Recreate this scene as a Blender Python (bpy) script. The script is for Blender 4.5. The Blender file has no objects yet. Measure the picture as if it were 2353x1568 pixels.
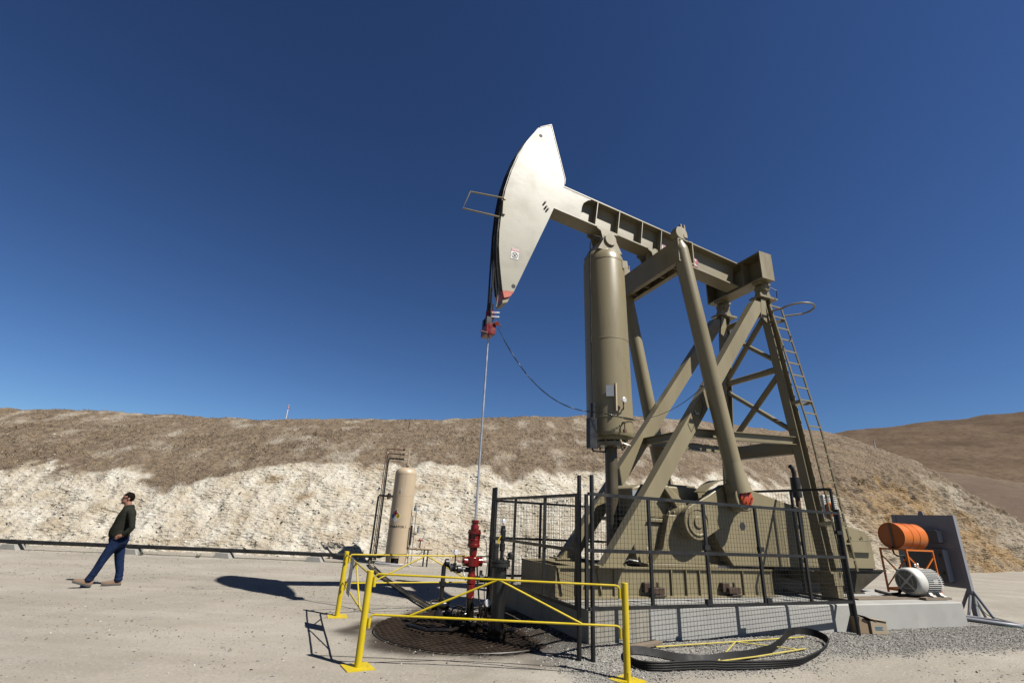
import bpy, math, random
import numpy as np
from mathutils import Matrix, Vector
random.seed(7)
RNG = np.random.default_rng(11)
SC = bpy.context.scene
COL = SC.collection
R = math.radians

# ------------------------------------------------------------------ camera, sky, sun, exposure
PITCH, ROLL, FPX = R(20.3), R(2.95), 1105.0 / 2352.0
cd = bpy.data.cameras.new('camera')
cam = bpy.data.objects.new('camera', cd)
COL.objects.link(cam)
cd.sensor_width = 36.0
cd.lens = 36.0 * FPX
cd.clip_start, cd.clip_end = 0.05, 3000.0
fw = Vector((0, math.cos(PITCH), math.sin(PITCH)))
rt = Vector((1, 0, 0))
up = rt.cross(fw)
rc = rt * math.cos(ROLL) + up * math.sin(ROLL)
uc = up * math.cos(ROLL) - rt * math.sin(ROLL)
cam.matrix_world = Matrix(((rc.x, uc.x, -fw.x, 0), (rc.y, uc.y, -fw.y, 0), (rc.z, uc.z, -fw.z, 1.65), (0, 0, 0, 1)))
SC.camera = cam

SUN_EL = R(50.8)
SUN_AZ = math.atan2(0.857, -0.515)            # clockwise from +Y, the way towards the sun
sun_to = Vector((math.sin(SUN_AZ) * math.cos(SUN_EL), math.cos(SUN_AZ) * math.cos(SUN_EL), math.sin(SUN_EL)))
w = bpy.data.worlds.new('World')
SC.world = w
w.use_nodes = True
nt = w.node_tree
bg = nt.nodes['Background']
sky = nt.nodes.new('ShaderNodeTexSky')
sky.sky_type = 'NISHITA'
sky.sun_disc = False
sky.sun_elevation = SUN_EL
sky.sun_rotation = SUN_AZ
sky.altitude = 0.0
sky.air_density = 1.0
sky.dust_density = 0.1
sky.ozone_density = 7.0
# the deep, contrasty blue of the photograph: one even gamma over the whole sky
gm = nt.nodes.new('ShaderNodeGamma')
gm.inputs[1].default_value = 1.4
vm = nt.nodes.new('ShaderNodeVectorMath')
vm.operation = 'SCALE'
vm.inputs['Scale'].default_value = 0.156
nt.links.new(sky.outputs[0], gm.inputs[0])
hsn = nt.nodes.new('ShaderNodeHueSaturation')
hsn.inputs['Saturation'].default_value = 0.985
nt.links.new(gm.outputs[0], hsn.inputs['Color'])
nt.links.new(hsn.outputs[0], vm.inputs[0])
nt.links.new(vm.outputs[0], bg.inputs[0])
bg.inputs[1].default_value = 0.10
sl = bpy.data.lights.new('sun', 'SUN')
sl.energy = 4.7
sl.angle = R(0.53)
sl.color = (1.0, 0.955, 0.88)
so = bpy.data.objects.new('sun', sl)
COL.objects.link(so)
so.rotation_euler = sun_to.to_track_quat('Z', 'Y').to_euler()
so.location = (20, -20, 40)
SC.view_settings.view_transform = 'Standard'
SC.view_settings.look = 'None'
SC.view_settings.exposure = 1.38
SC.view_settings.gamma = 1.0
SC.cycles.max_bounces = 6
SC.cycles.diffuse_bounces = 2
SC.cycles.use_denoising = True

# ------------------------------------------------------------------ helpers: noise, meshes, objects
def hash3(ix, iy, iz, seed):
    n = (ix.astype(np.int64) * 374761393 + iy.astype(np.int64) * 668265263 + iz.astype(np.int64) * 2147483647 + seed * 974711) & 0xffffffff
    n = ((n ^ (n >> 13)) * 1274126177) & 0xffffffff
    n = ((n ^ (n >> 16)) * 2246822519) & 0xffffffff
    n = n ^ (n >> 15)
    return (n & 0xffff) / 65535.0

def vnoise(x, y, z=0.0, seed=0):
    x, y, z = np.broadcast_arrays(np.asarray(x, float), np.asarray(y, float), np.asarray(z, float))
    x0, y0, z0 = np.floor(x), np.floor(y), np.floor(z)
    fx, fy, fz = x - x0, y - y0, z - z0
    fx, fy, fz = [f * f * (3 - 2 * f) for f in (fx, fy, fz)]
    o = 0.0
    for dx in (0, 1):
        for dy in (0, 1):
            for dz in (0, 1):
                wgt = (fx if dx else 1 - fx) * (fy if dy else 1 - fy) * (fz if dz else 1 - fz)
                o = o + wgt * hash3(x0 + dx, y0 + dy, z0 + dz, seed)
    return o * 2 - 1

def fbm(x, y, z=0.0, oct=4, seed=0, gain=0.5):
    a, s, o = 1.0, 0.0, 0.0
    for k in range(oct):
        o = o + a * vnoise(np.asarray(x) * 2 ** k, np.asarray(y) * 2 ** k, np.asarray(z) * 2 ** k, seed + k)
        s += a
        a *= gain
    return o / s

def smooth(x):
    x = np.clip(x, 0, 1)
    return x * x * (3 - 2 * x)

def V3(p):
    return np.array(p, float)

def unit(a):
    a = np.array(a, float)
    return a / max(np.linalg.norm(a), 1e-9)

class MB:
    """collects shapes; build() makes ONE mesh object of them"""
    def __init__(s):
        s.v, s.f = [], []

    def add(s, vs, fs):
        b = len(s.v)
        s.v += [tuple(map(float, p)) for p in vs]
        s.f += [tuple(i + b for i in f) for f in fs]
        return s

    def box(s, c, size, X=(1, 0, 0), Y=(0, 1, 0), Z=(0, 0, 1)):
        c = V3(c)
        X, Y, Z = V3(X) * size[0] / 2, V3(Y) * size[1] / 2, V3(Z) * size[2] / 2
        vs = [c + a * X + b * Y + d * Z for d in (-1, 1) for b in (-1, 1) for a in (-1, 1)]
        return s.add(vs, [(0, 2, 3, 1), (4, 5, 7, 6), (0, 1, 5, 4), (2, 6, 7, 3), (0, 4, 6, 2), (1, 3, 7, 5)])

    def bx(s, x0, x1, y0, y1, z0, z1):
        return s.box(((x0 + x1) / 2, (y0 + y1) / 2, (z0 + z1) / 2), (x1 - x0, y1 - y0, z1 - z0))

    def bar(s, p0, p1, wd, ht, up=(0, 0, 1)):
        p0, p1 = V3(p0), V3(p1)
        d = unit(p1 - p0)
        sd = unit(np.cross(d, up))
        u = np.cross(sd, d)
        return s.box((p0 + p1) / 2, (np.linalg.norm(p1 - p0), wd, ht), d, sd, u)

    def ibeam(s, p0, p1, h, bf, tf, tw, up=(0, 0, 1)):
        p0, p1 = V3(p0), V3(p1)
        d = unit(p1 - p0)
        sd = unit(np.cross(d, up))
        u = np.cross(sd, d)
        s.bar(p0 + u * (h - tf) / 2, p1 + u * (h - tf) / 2, bf, tf, u)
        s.bar(p0 - u * (h - tf) / 2, p1 - u * (h - tf) / 2, bf, tf, u)
        return s.bar(p0, p1, tw, h - 2 * tf + 0.002, u)

    def cyl(s, p0, p1, r0, r1=None, n=16, caps=True):
        r1 = r0 if r1 is None else r1
        return s.loft([(p0, r0), (p1, r1)], n, caps)

    def loft(s, secs, n=16, caps=True):
        """secs: (point, radius) along a line or polyline"""
        pts = [V3(p) for p, _ in secs]
        return s.tube(pts, [r for _, r in secs], n, caps)

    def tube(s, pts, r, n=8, caps=True, closed=False):
        pts = [V3(p) for p in pts]
        m = len(pts)
        rs = list(r) if isinstance(r, (list, tuple, np.ndarray)) else [r] * m
        tg = []
        for i in range(m):
            a = pts[(i - 1) % m] if (closed or i > 0) else pts[i]
            b = pts[(i + 1) % m] if (closed or i < m - 1) else pts[i]
            t = b - a
            if np.linalg.norm(t) < 1e-9:
                t = tg[-1] if tg else np.array([0, 0, 1.0])
            tg.append(unit(t))
        ref = np.array([0, 0, 1.0]) if abs(tg[0][2]) < 0.9 else np.array([1.0, 0, 0])
        nrm = unit(np.cross(tg[0], ref))
        vs = []
        for i in range(m):
            nrm = unit(nrm - tg[i] * np.dot(nrm, tg[i]))
            bn = np.cross(tg[i], nrm)
            for k in range(n):
                a = 2 * math.pi * k / n
                vs.append(pts[i] + rs[i] * (math.cos(a) * nrm + math.sin(a) * bn))
        fs = []
        for i in range(m if closed else m - 1):
            j = (i + 1) % m
            for k in range(n):
                k2 = (k + 1) % n
                fs.append((i * n + k, i * n + k2, j * n + k2, j * n + k))
        if caps and not closed:
            fs.append(tuple(range(n - 1, -1, -1)))
            fs.append(tuple((m - 1) * n + k for k in range(n)))
        return s.add(vs, fs)

    def lathe(s, prof, o, axis=(0, 0, 1), n=24):
        """prof: (distance along axis, radius); closes at both ends"""
        o, ax = V3(o), unit(axis)
        ref = np.array([0, 0, 1.0]) if abs(ax[2]) < 0.9 else np.array([1.0, 0, 0])
        e1 = unit(np.cross(ax, ref))
        e2 = np.cross(ax, e1)
        vs = []
        for d, r in prof:
            for k in range(n):
                a = 2 * math.pi * k / n
                vs.append(o + ax * d + max(r, 1e-4) * (math.cos(a) * e1 + math.sin(a) * e2))
        m = len(prof)
        fs = [(i * n + k, i * n + (k + 1) % n, (i + 1) * n + (k + 1) % n, (i + 1) * n + k) for i in range(m - 1) for k in range(n)]
        fs.append(tuple(range(n - 1, -1, -1)))
        fs.append(tuple((m - 1) * n + k for k in range(n)))
        return s.add(vs, fs)

    def prism(s, poly, y0, y1, f=None):
        """poly: (x, z) outline pushed from y0 to y1"""
        f = f or (lambda a, y, b: (a, y, b))
        m = len(poly)
        vs = [f(a, y0, b) for a, b in poly] + [f(a, y1, b) for a, b in poly]
        fs = [tuple(range(m)), tuple(range(2 * m - 1, m - 1, -1))]
        fs += [(i, i + m, (i + 1) % m + m, (i + 1) % m) for i in range(m)]
        return s.add(vs, fs)

    def build(s, name, mat, parent=None, loc=None, sharp=32, bevel=0.0, kind=None):
        vs = s.v
        if loc is not None:
            vs = [(p[0] - loc[0], p[1] - loc[1], p[2] - loc[2]) for p in vs]
        me = bpy.data.meshes.new(name)
        me.from_pydata(vs, [], s.f)
        return finish(me, name, mat, parent, loc, sharp, bevel, kind)

def finish(me, name, mat, parent=None, loc=None, sharp=32, bevel=0.0, kind=None):
    me.validate()
    bmfix(me)
    if sharp:
        me.shade_smooth()
        me.set_sharp_from_angle(angle=R(sharp))
    ob = bpy.data.objects.new(name, me)
    COL.objects.link(ob)
    for m in (mat if isinstance(mat, (list, tuple)) else [mat]):
        me.materials.append(m)
    if loc is not None:
        ob.location = loc
    if parent is not None:
        ob.parent = parent
    if bevel:
        b = ob.modifiers.new('bevel', 'BEVEL')
        b.width, b.segments, b.limit_method, b.angle_limit = bevel, 2, 'ANGLE', R(40)
        b.harden_normals = False
    if kind:
        ob['kind'] = kind
    return ob

import bmesh
def bmfix(me):
    if len(me.polygons) > 60000:
        return
    b = bmesh.new()
    b.from_mesh(me)
    bmesh.ops.recalc_face_normals(b, faces=b.faces)
    b.to_mesh(me)
    b.free()

def bigmesh(name, verts, faces, mat, attrs=None, smooth_=True, kind=None, parent=None):
    """fast path for large numpy meshes; faces (n, k)"""
    verts = np.asarray(verts, np.float32)
    faces = np.asarray(faces, np.int32)
    n, k = faces.shape
    me = bpy.data.meshes.new(name)
    me.vertices.add(len(verts))
    me.vertices.foreach_set('co', verts.ravel())
    me.loops.add(n * k)
    me.loops.foreach_set('vertex_index', faces.ravel())
    me.polygons.add(n)
    me.polygons.foreach_set('loop_start', np.arange(0, n * k, k, dtype=np.int32))
    me.update(calc_edges=True)
    me.polygons.foreach_set('use_smooth', np.full(n, smooth_, bool))
    for an, av in (attrs or {}).items():
        at = me.attributes.new(an, 'FLOAT', 'POINT')
        at.data.foreach_set('value', np.asarray(av, np.float32).ravel())
    me.validate()
    ob = bpy.data.objects.new(name, me)
    COL.objects.link(ob)
    me.materials.append(mat)
    if parent is not None:
        ob.parent = parent
    if kind:
        ob['kind'] = kind
    return ob

def tag(o, label, cat, group=None):
    o['label'], o['category'] = label, cat
    if group:
        o['group'] = group
    return o

def thing(name, label, cat, loc=(0, 0, 0), rz=0.0, group=None):
    o = bpy.data.objects.new(name, None)
    o.empty_display_size = 0.2
    COL.objects.link(o)
    o.location = loc
    o.rotation_euler = (0, 0, rz)
    return tag(o, label, cat, group)

def solo(name, mb, mat, label, cat, group=None, **kw):
    a = np.array(mb.v)
    loc = ((a[:, 0].min() + a[:, 0].max()) / 2, (a[:, 1].min() + a[:, 1].max()) / 2, a[:, 2].min())
    return tag(mb.build(name, mat, None, loc, **kw), label, cat, group)

def text_mesh(body, size, ext=0.0012):
    cu = bpy.data.curves.new('lettering', 'FONT')
    cu.body, cu.size, cu.extrude = body, size, ext
    cu.align_x, cu.align_y = 'CENTER', 'CENTER'
    cu.resolution_u = 3
    cu.offset = 0.028 * size
    o = bpy.data.objects.new('lettering', cu)
    COL.objects.link(o)
    bpy.context.view_layer.update()
    me = bpy.data.meshes.new_from_object(o.evaluated_get(bpy.context.evaluated_depsgraph_get()))
    bpy.data.objects.remove(o)
    return me

def lettering(name, body, size, mat, parent, M, ext=0.0012, bend=None, xscale=1.0, bold=0.0):
    me = text_mesh(body, size, ext)
    co = np.empty(len(me.vertices) * 3, np.float32)
    me.vertices.foreach_get('co', co)
    co = co.reshape(-1, 3)
    co[:, 0] *= xscale
    out = bend(co) if bend else [tuple(M @ Vector(map(float, p))) for p in co]
    me.vertices.foreach_set('co', np.asarray(out, np.float32).ravel())
    me.update()
    return finish(me, name, mat, parent, None, 0)

# ------------------------------------------------------------------ materials
def nodes(m):
    m.use_nodes = True
    t = m.node_tree
    return t, t.nodes, t.links, t.nodes['Principled BSDF']

KA = 0.38                       # overall reflectance of the place against the exposure above
def paint(name, rgb, rough=0.5, metal=0.0, var=0.10, scale=2.5, bump=0.0, bscale=60, grime=0.0, grgb=(0.09, 0.06, 0.035), gscale=5.0, stretch=(1, 1, 1), spec=0.5, rvar=0.12, bdist=0.01):
    m = bpy.data.materials.new(name)
    rgb = tuple(c * (KA if metal < 0.5 else 1.0) for c in rgb)
    grgb = tuple(c * KA for c in grgb)
    t, N, L, p = nodes(m)
    tc = N.new('ShaderNodeTexCoord')
    mp = N.new('ShaderNodeMapping')
    mp.inputs['Scale'].default_value = stretch
    L.new(tc.outputs['Object'], mp.inputs[0])
    n1 = N.new('ShaderNodeTexNoise')
    n1.inputs['Scale'].default_value, n1.inputs['Detail'].default_value = scale, 6
    L.new(mp.outputs[0], n1.inputs['Vector'])
    cr = N.new('ShaderNodeValToRGB')
    cr.color_ramp.elements[0].position, cr.color_ramp.elements[1].position = 0.3, 0.7
    cr.color_ramp.elements[0].color = tuple(c * (1 - var) for c in rgb) + (1,)
    cr.color_ramp.elements[1].color = tuple(min(1, c * (1 + var)) for c in rgb) + (1,)
    L.new(n1.outputs['Fac'], cr.inputs[0])
    col = cr.outputs[0]
    if grime > 0:
        n2 = N.new('ShaderNodeTexNoise')
        n2.inputs['Scale'].default_value, n2.inputs['Detail'].default_value, n2.inputs['Roughness'].default_value = gscale, 9, 0.68
        L.new(mp.outputs[0], n2.inputs['Vector'])
        mr = N.new('ShaderNodeMapRange')
        mr.inputs[1].default_value, mr.inputs[2].default_value = 0.56, 0.72
        mr.inputs[3].default_value, mr.inputs[4].default_value = 0.0, grime
        L.new(n2.outputs['Fac'], mr.inputs[0])
        mx = N.new('ShaderNodeMixRGB')
        mx.inputs[2].default_value = tuple(grgb) + (1,)
        L.new(mr.outputs[0], mx.inputs[0])
        L.new(col, mx.inputs[1])
        col = mx.outputs[0]
    L.new(col, p.inputs['Base Color'])
    p.inputs['Metallic'].default_value = metal
    p.inputs['Specular IOR Level'].default_value = spec * 0.75
    rr = N.new('ShaderNodeMapRange')
    rr.inputs[1].default_value, rr.inputs[2].default_value = 0.3, 0.7
    rr.inputs[3].default_value, rr.inputs[4].default_value = max(0.02, rough - rvar), min(1, rough + rvar)
    L.new(n1.outputs['Fac'], rr.inputs[0])
    L.new(rr.outputs[0], p.inputs['Roughness'])
    if bump:
        n3 = N.new('ShaderNodeTexNoise')
        n3.inputs['Scale'].default_value, n3.inputs['Detail'].default_value = bscale, 5
        L.new(mp.outputs[0], n3.inputs['Vector'])
        b = N.new('ShaderNodeBump')
        b.inputs['Strength'].default_value, b.inputs['Distance'].default_value = bump, bdist
        L.new(n3.outputs['Fac'], b.inputs['Height'])
        L.new(b.outputs[0], p.inputs['Normal'])
    return m

M = {}
M['olive'] = paint('olive_paint', (0.345, 0.292, 0.172), 0.42, var=0.06, scale=1.2, grime=0.5, grgb=(0.19, 0.145, 0.08), gscale=2.6, stretch=(1.6, 1.6, 0.35), bump=0.06, bscale=30, spec=0.42)
M['beam'] = paint('beam_paint', (0.345, 0.30, 0.19), 0.44, var=0.05, scale=1.2, grime=0.22, grgb=(0.17, 0.135, 0.08), gscale=2.2, bump=0.06, bscale=30, spec=0.5)
M['head'] = paint('head_paint', (0.44, 0.415, 0.33), 0.42, var=0.04, scale=1.5, grime=0.18, grgb=(0.2, 0.17, 0.11), gscale=3.5, bump=0.10, bscale=7, spec=0.34)
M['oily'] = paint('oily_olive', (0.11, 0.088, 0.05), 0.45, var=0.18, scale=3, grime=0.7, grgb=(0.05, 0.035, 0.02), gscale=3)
M['tail'] = paint('dark_olive', (0.055, 0.045, 0.028), 0.5, var=0.2)  # much darker olive than the front skid, for rear skid and tail
M['black'] = paint('black_paint', (0.014, 0.014, 0.015), 0.45, var=0.25, scale=6, grime=0.25, grgb=(0.06, 0.05, 0.04), gscale=9)
M['blackpipe'] = paint('black_pipe', (0.02, 0.02, 0.019), 0.38, var=0.3, scale=5, grime=0.4, grgb=(0.07, 0.055, 0.04), gscale=7)
M['oilblack'] = paint('oil_soaked_iron', (0.016, 0.013, 0.010), 0.22, var=0.4, scale=8, grime=0.55, grgb=(0.06, 0.028, 0.010), gscale=6)
M['yellow'] = paint('yellow_paint', (0.80, 0.60, 0.012), 0.42, var=0.06, scale=5, grime=0.5, grgb=(0.30, 0.19, 0.05), gscale=14)
M['yellowold'] = paint('faded_yellow_paint', (0.66, 0.55, 0.10), 0.55, var=0.10, scale=6, grime=0.55, grgb=(0.28, 0.2, 0.1), gscale=14)
M['red'] = paint('red_paint', (0.22, 0.011, 0.010), 0.28, var=0.3, scale=8, grime=0.75, grgb=(0.035, 0.012, 0.01), gscale=9)
M['redlead'] = paint('orange_red_paint', (0.62, 0.085, 0.03), 0.42, var=0.12, scale=8, grime=0.3, grgb=(0.25, 0.08, 0.04), gscale=10)
M['grate'] = paint('oily_grating', (0.040, 0.025, 0.015), 0.45, var=0.4, scale=3, grime=0.5, grgb=(0.015, 0.01, 0.008), gscale=2.5)
M['rust'] = paint('rusty_steel', (0.17, 0.075, 0.035), 0.75, var=0.35, scale=14, grime=0.5, grgb=(0.05, 0.03, 0.02), gscale=20)
M['clamp'] = paint('oily_clamp', (0.075, 0.04, 0.022), 0.6, var=0.35, scale=14, grime=0.5, grgb=(0.02, 0.014, 0.01), gscale=12)
M['steel'] = paint('polished_steel', (0.34, 0.35, 0.37), 0.34, metal=0.7, var=0.15, scale=4)
M['chrome'] = paint('gauge_metal', (0.75, 0.75, 0.74), 0.25, metal=0.8, var=0.05)
M['wire'] = paint('galvanised_wire', (0.16, 0.155, 0.15), 0.5, metal=0.5, var=0.2, scale=30)
M['sep'] = paint('tan_vessel_paint', (0.66, 0.525, 0.36), 0.38, var=0.04, scale=2, grime=0.15, grgb=(0.3, 0.2, 0.12), gscale=3)
M['conc'] = paint('concrete', (0.49, 0.485, 0.455), 0.85, var=0.09, scale=1.6, grime=0.30, grgb=(0.27, 0.25, 0.21), gscale=2.5, bump=0.25, bscale=45)
M['concold'] = paint('stained_concrete', (0.44, 0.41, 0.34), 0.85, var=0.16, scale=2.5, grime=0.75, grgb=(0.17, 0.10, 0.05), gscale=3.2, stretch=(2.2, 2.2, 0.35), bump=0.3, bscale=40)
M['concblock'] = paint('grey_block', (0.40, 0.39, 0.36), 0.9, var=0.12, scale=6, grime=0.3, grgb=(0.25, 0.22, 0.17), gscale=8, bump=0.3, bscale=50)
M['grey'] = paint('grey_enamel', (0.32, 0.335, 0.37), 0.45, var=0.05, scale=2, grime=0.15, grgb=(0.08, 0.08, 0.09), gscale=4)
M['greydark'] = paint('dark_cabinet', (0.085, 0.088, 0.095), 0.42, var=0.1)
M['greylite'] = paint('light_grey_panel', (0.40, 0.43, 0.47), 0.45, var=0.06)
M['white'] = paint('white_enamel', (0.86, 0.85, 0.79), 0.40, var=0.04, grime=0.22, grgb=(0.5, 0.43, 0.33), gscale=6)
M['dark'] = paint('dark_void', (0.02, 0.02, 0.02), 0.7, var=0.2)
M['orange'] = paint('orange_enamel', (0.80, 0.19, 0.006), 0.33, var=0.05, grime=0.2, grgb=(0.4, 0.12, 0.03), gscale=7)
M['rubber'] = paint('black_rubber', (0.018, 0.018, 0.018), 0.6, var=0.3, scale=8, grime=0.35, grgb=(0.06, 0.056, 0.05), gscale=10, spec=0.2)
M['wood'] = paint('weathered_board', (0.27, 0.21, 0.15), 0.8, var=0.25, scale=3, stretch=(1, 12, 12), grime=0.3, grgb=(0.14, 0.1, 0.07), gscale=4)
M['card'] = paint('brown_cardboard', (0.38, 0.27, 0.165), 0.85, var=0.08, scale=4)
M['cardlite'] = paint('pale_cardboard', (0.52, 0.42, 0.29), 0.85, var=0.06, scale=4)
M['ink'] = paint('blue_print', (0.05, 0.19, 0.30), 0.7)
M['signwhite'] = paint('sign_white', (0.78, 0.77, 0.75), 0.45, var=0.03)
M['signred'] = paint('sign_red', (0.50, 0.02, 0.03), 0.45, var=0.04)
M['signblue'] = paint('sign_blue', (0.03, 0.12, 0.42), 0.45, var=0.04)
M['signyellow'] = paint('sign_yellow', (0.78, 0.56, 0.02), 0.45, var=0.04)
M['signblack'] = paint('sign_black', (0.015, 0.015, 0.016), 0.5)
M['blue'] = paint('blue_valve', (0.10, 0.19, 0.27), 0.45)
M['green'] = paint('green_wire', (0.03, 0.16, 0.08), 0.5)
M['skin'] = paint('skin', (0.40, 0.19, 0.125), 0.5, var=0.08, scale=20)
M['hair'] = paint('dark_hair', (0.012, 0.008, 0.006), 0.8, var=0.3, scale=60, bump=0.3, bscale=90, spec=0.05)
M['shirt'] = paint('dark_green_shirt', (0.030, 0.032, 0.024), 0.9, var=0.15, scale=12, bump=0.6, bscale=7, spec=0.08, bdist=0.04)
M['jeans'] = paint('blue_denim', (0.014, 0.028, 0.078), 0.9, var=0.35, scale=9, bump=0.7, bscale=8, spec=0.08, bdist=0.04)
M['boot'] = paint('brown_suede', (0.24, 0.155, 0.10), 0.85, var=0.15, scale=20, bump=0.3, bscale=60)
M['sole'] = paint('grey_sole', (0.085, 0.088, 0.08), 0.8, var=0.15)
M['glass'] = paint('dark_lens', (0.008, 0.008, 0.009), 0.12, var=0.0)

def attr(N, name):
    a = N.new('ShaderNodeAttribute')
    a.attribute_name = name
    return a.outputs['Fac']

def ramp(N, L, src, stops):
    c = N.new('ShaderNodeValToRGB')
    e = c.color_ramp.elements
    e[0].position, e[0].color = stops[0][0], tuple(stops[0][1]) + (1,)
    e[1].position, e[1].color = stops[-1][0], tuple(stops[-1][1]) + (1,)
    for pos, colr in stops[1:-1]:
        x = e.new(pos)
        x.color = tuple(colr) + (1,)
    L.new(src, c.inputs[0])
    return c.outputs[0]

def mixc(N, L, fac, a, b):
    m = N.new('ShaderNodeMixRGB')
    for i, x in ((0, fac), (1, a), (2, b)):
        if isinstance(x, (int, float)):
            m.inputs[i].default_value = x
        elif isinstance(x, tuple):
            m.inputs[i].default_value = x + (1,)
        else:
            L.new(x, m.inputs[i])
    return m.outputs[0]

def to_base(N, L, p, col, k=1.0):
    h = N.new('ShaderNodeHueSaturation')
    h.inputs['Value'].default_value = KA * k
    L.new(col, h.inputs['Color'])
    L.new(h.outputs[0], p.inputs['Base Color'])

def noise(N, L, vec, scale, detail=6, rough=0.55):
    n = N.new('ShaderNodeTexNoise')
    n.inputs['Scale'].default_value, n.inputs['Detail'].default_value, n.inputs['Roughness'].default_value = scale, detail, rough
    L.new(vec, n.inputs['Vector'])
    return n.outputs['Fac']

def ground_material():
    m = bpy.data.materials.new('packed_dirt')
    t, N, L, p = nodes(m)
    g = N.new('ShaderNodeNewGeometry').outputs['Position']
    mp = N.new('ShaderNodeMapping')
    mp.inputs['Scale'].default_value = (0.35, 1.3, 1)
    mp.inputs['Rotation'].default_value = (0, 0, 0.25)
    L.new(g, mp.inputs[0])
    big = noise(N, L, mp.outputs[0], 0.7, 7, 0.6)
    c = ramp(N, L, big, [(0.30, (0.40, 0.355, 0.29)), (0.5, (0.465, 0.42, 0.35)), (0.72, (0.53, 0.49, 0.42))])
    blot = noise(N, L, g, 0.45, 6, 0.6)
    c = mixc(N, L, ramp(N, L, blot, [(0.42, (0.55, 0.55, 0.55)), (0.58, (0, 0, 0))]), c, (0.33, 0.295, 0.24))
    # faint curved wheel and grader marks
    wv = N.new('ShaderNodeTexWave')
    wv.wave_type, wv.rings_direction = 'RINGS', 'Z'
    wm = N.new('ShaderNodeMapping')
    wm.inputs['Location'].default_value = (4.0, -27.0, 0)
    L.new(g, wm.inputs[0])
    L.new(wm.outputs[0], wv.inputs['Vector'])
    wv.inputs['Scale'].default_value, wv.inputs['Distortion'].default_value = 0.55, 5.0
    wv.inputs['Detail'].default_value, wv.inputs['Detail Scale'].default_value = 5.0, 0.7
    c = mixc(N, L, ramp(N, L, wv.outputs['Fac'], [(0.62, (0, 0, 0)), (0.98, (0.10, 0.10, 0.10))]), c, (0.60, 0.555, 0.48))
    med = noise(N, L, g, 3.2, 8, 0.7)
    c = mixc(N, L, ramp(N, L, med, [(0.52, (0, 0, 0)), (0.72, (0.55, 0.55, 0.55))]), c, (0.40, 0.385, 0.355))
    sp = noise(N, L, g, 30, 5, 0.7)
    c = mixc(N, L, ramp(N, L, sp, [(0.56, (0, 0, 0)), (0.68, (0.75, 0.75, 0.75))]), c, (0.20, 0.18, 0.15))
    sp2 = noise(N, L, g, 22, 5, 0.7)
    c = mixc(N, L, ramp(N, L, sp2, [(0.57, (0, 0, 0)), (0.69, (0.8, 0.8, 0.8))]), c, (0.64, 0.60, 0.53))
    # gravel zone and the oil-soaked soil round the well
    gv = noise(N, L, g, 38, 4, 0.7)
    gc = ramp(N, L, gv, [(0.30, (0.16, 0.15, 0.135)), (0.5, (0.32, 0.305, 0.275)), (0.72, (0.52, 0.495, 0.445))])
    c = mixc(N, L, attr(N, 'gravel'), c, gc)
    c = mixc(N, L, attr(N, 'oil'), c, (0.035, 0.024, 0.014))
    to_base(N, L, p, c, 1.08)
    p.inputs['Roughness'].default_value = 0.95
    p.inputs['Specular IOR Level'].default_value = 0.2
    b = N.new('ShaderNodeBump')
    b.inputs['Strength'].default_value, b.inputs['Distance'].default_value = 0.55, 0.03
    L.new(noise(N, L, g, 24, 7, 0.7), b.inputs['Height'])
    L.new(b.outputs[0], p.inputs['Normal'])
    return m

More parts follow.
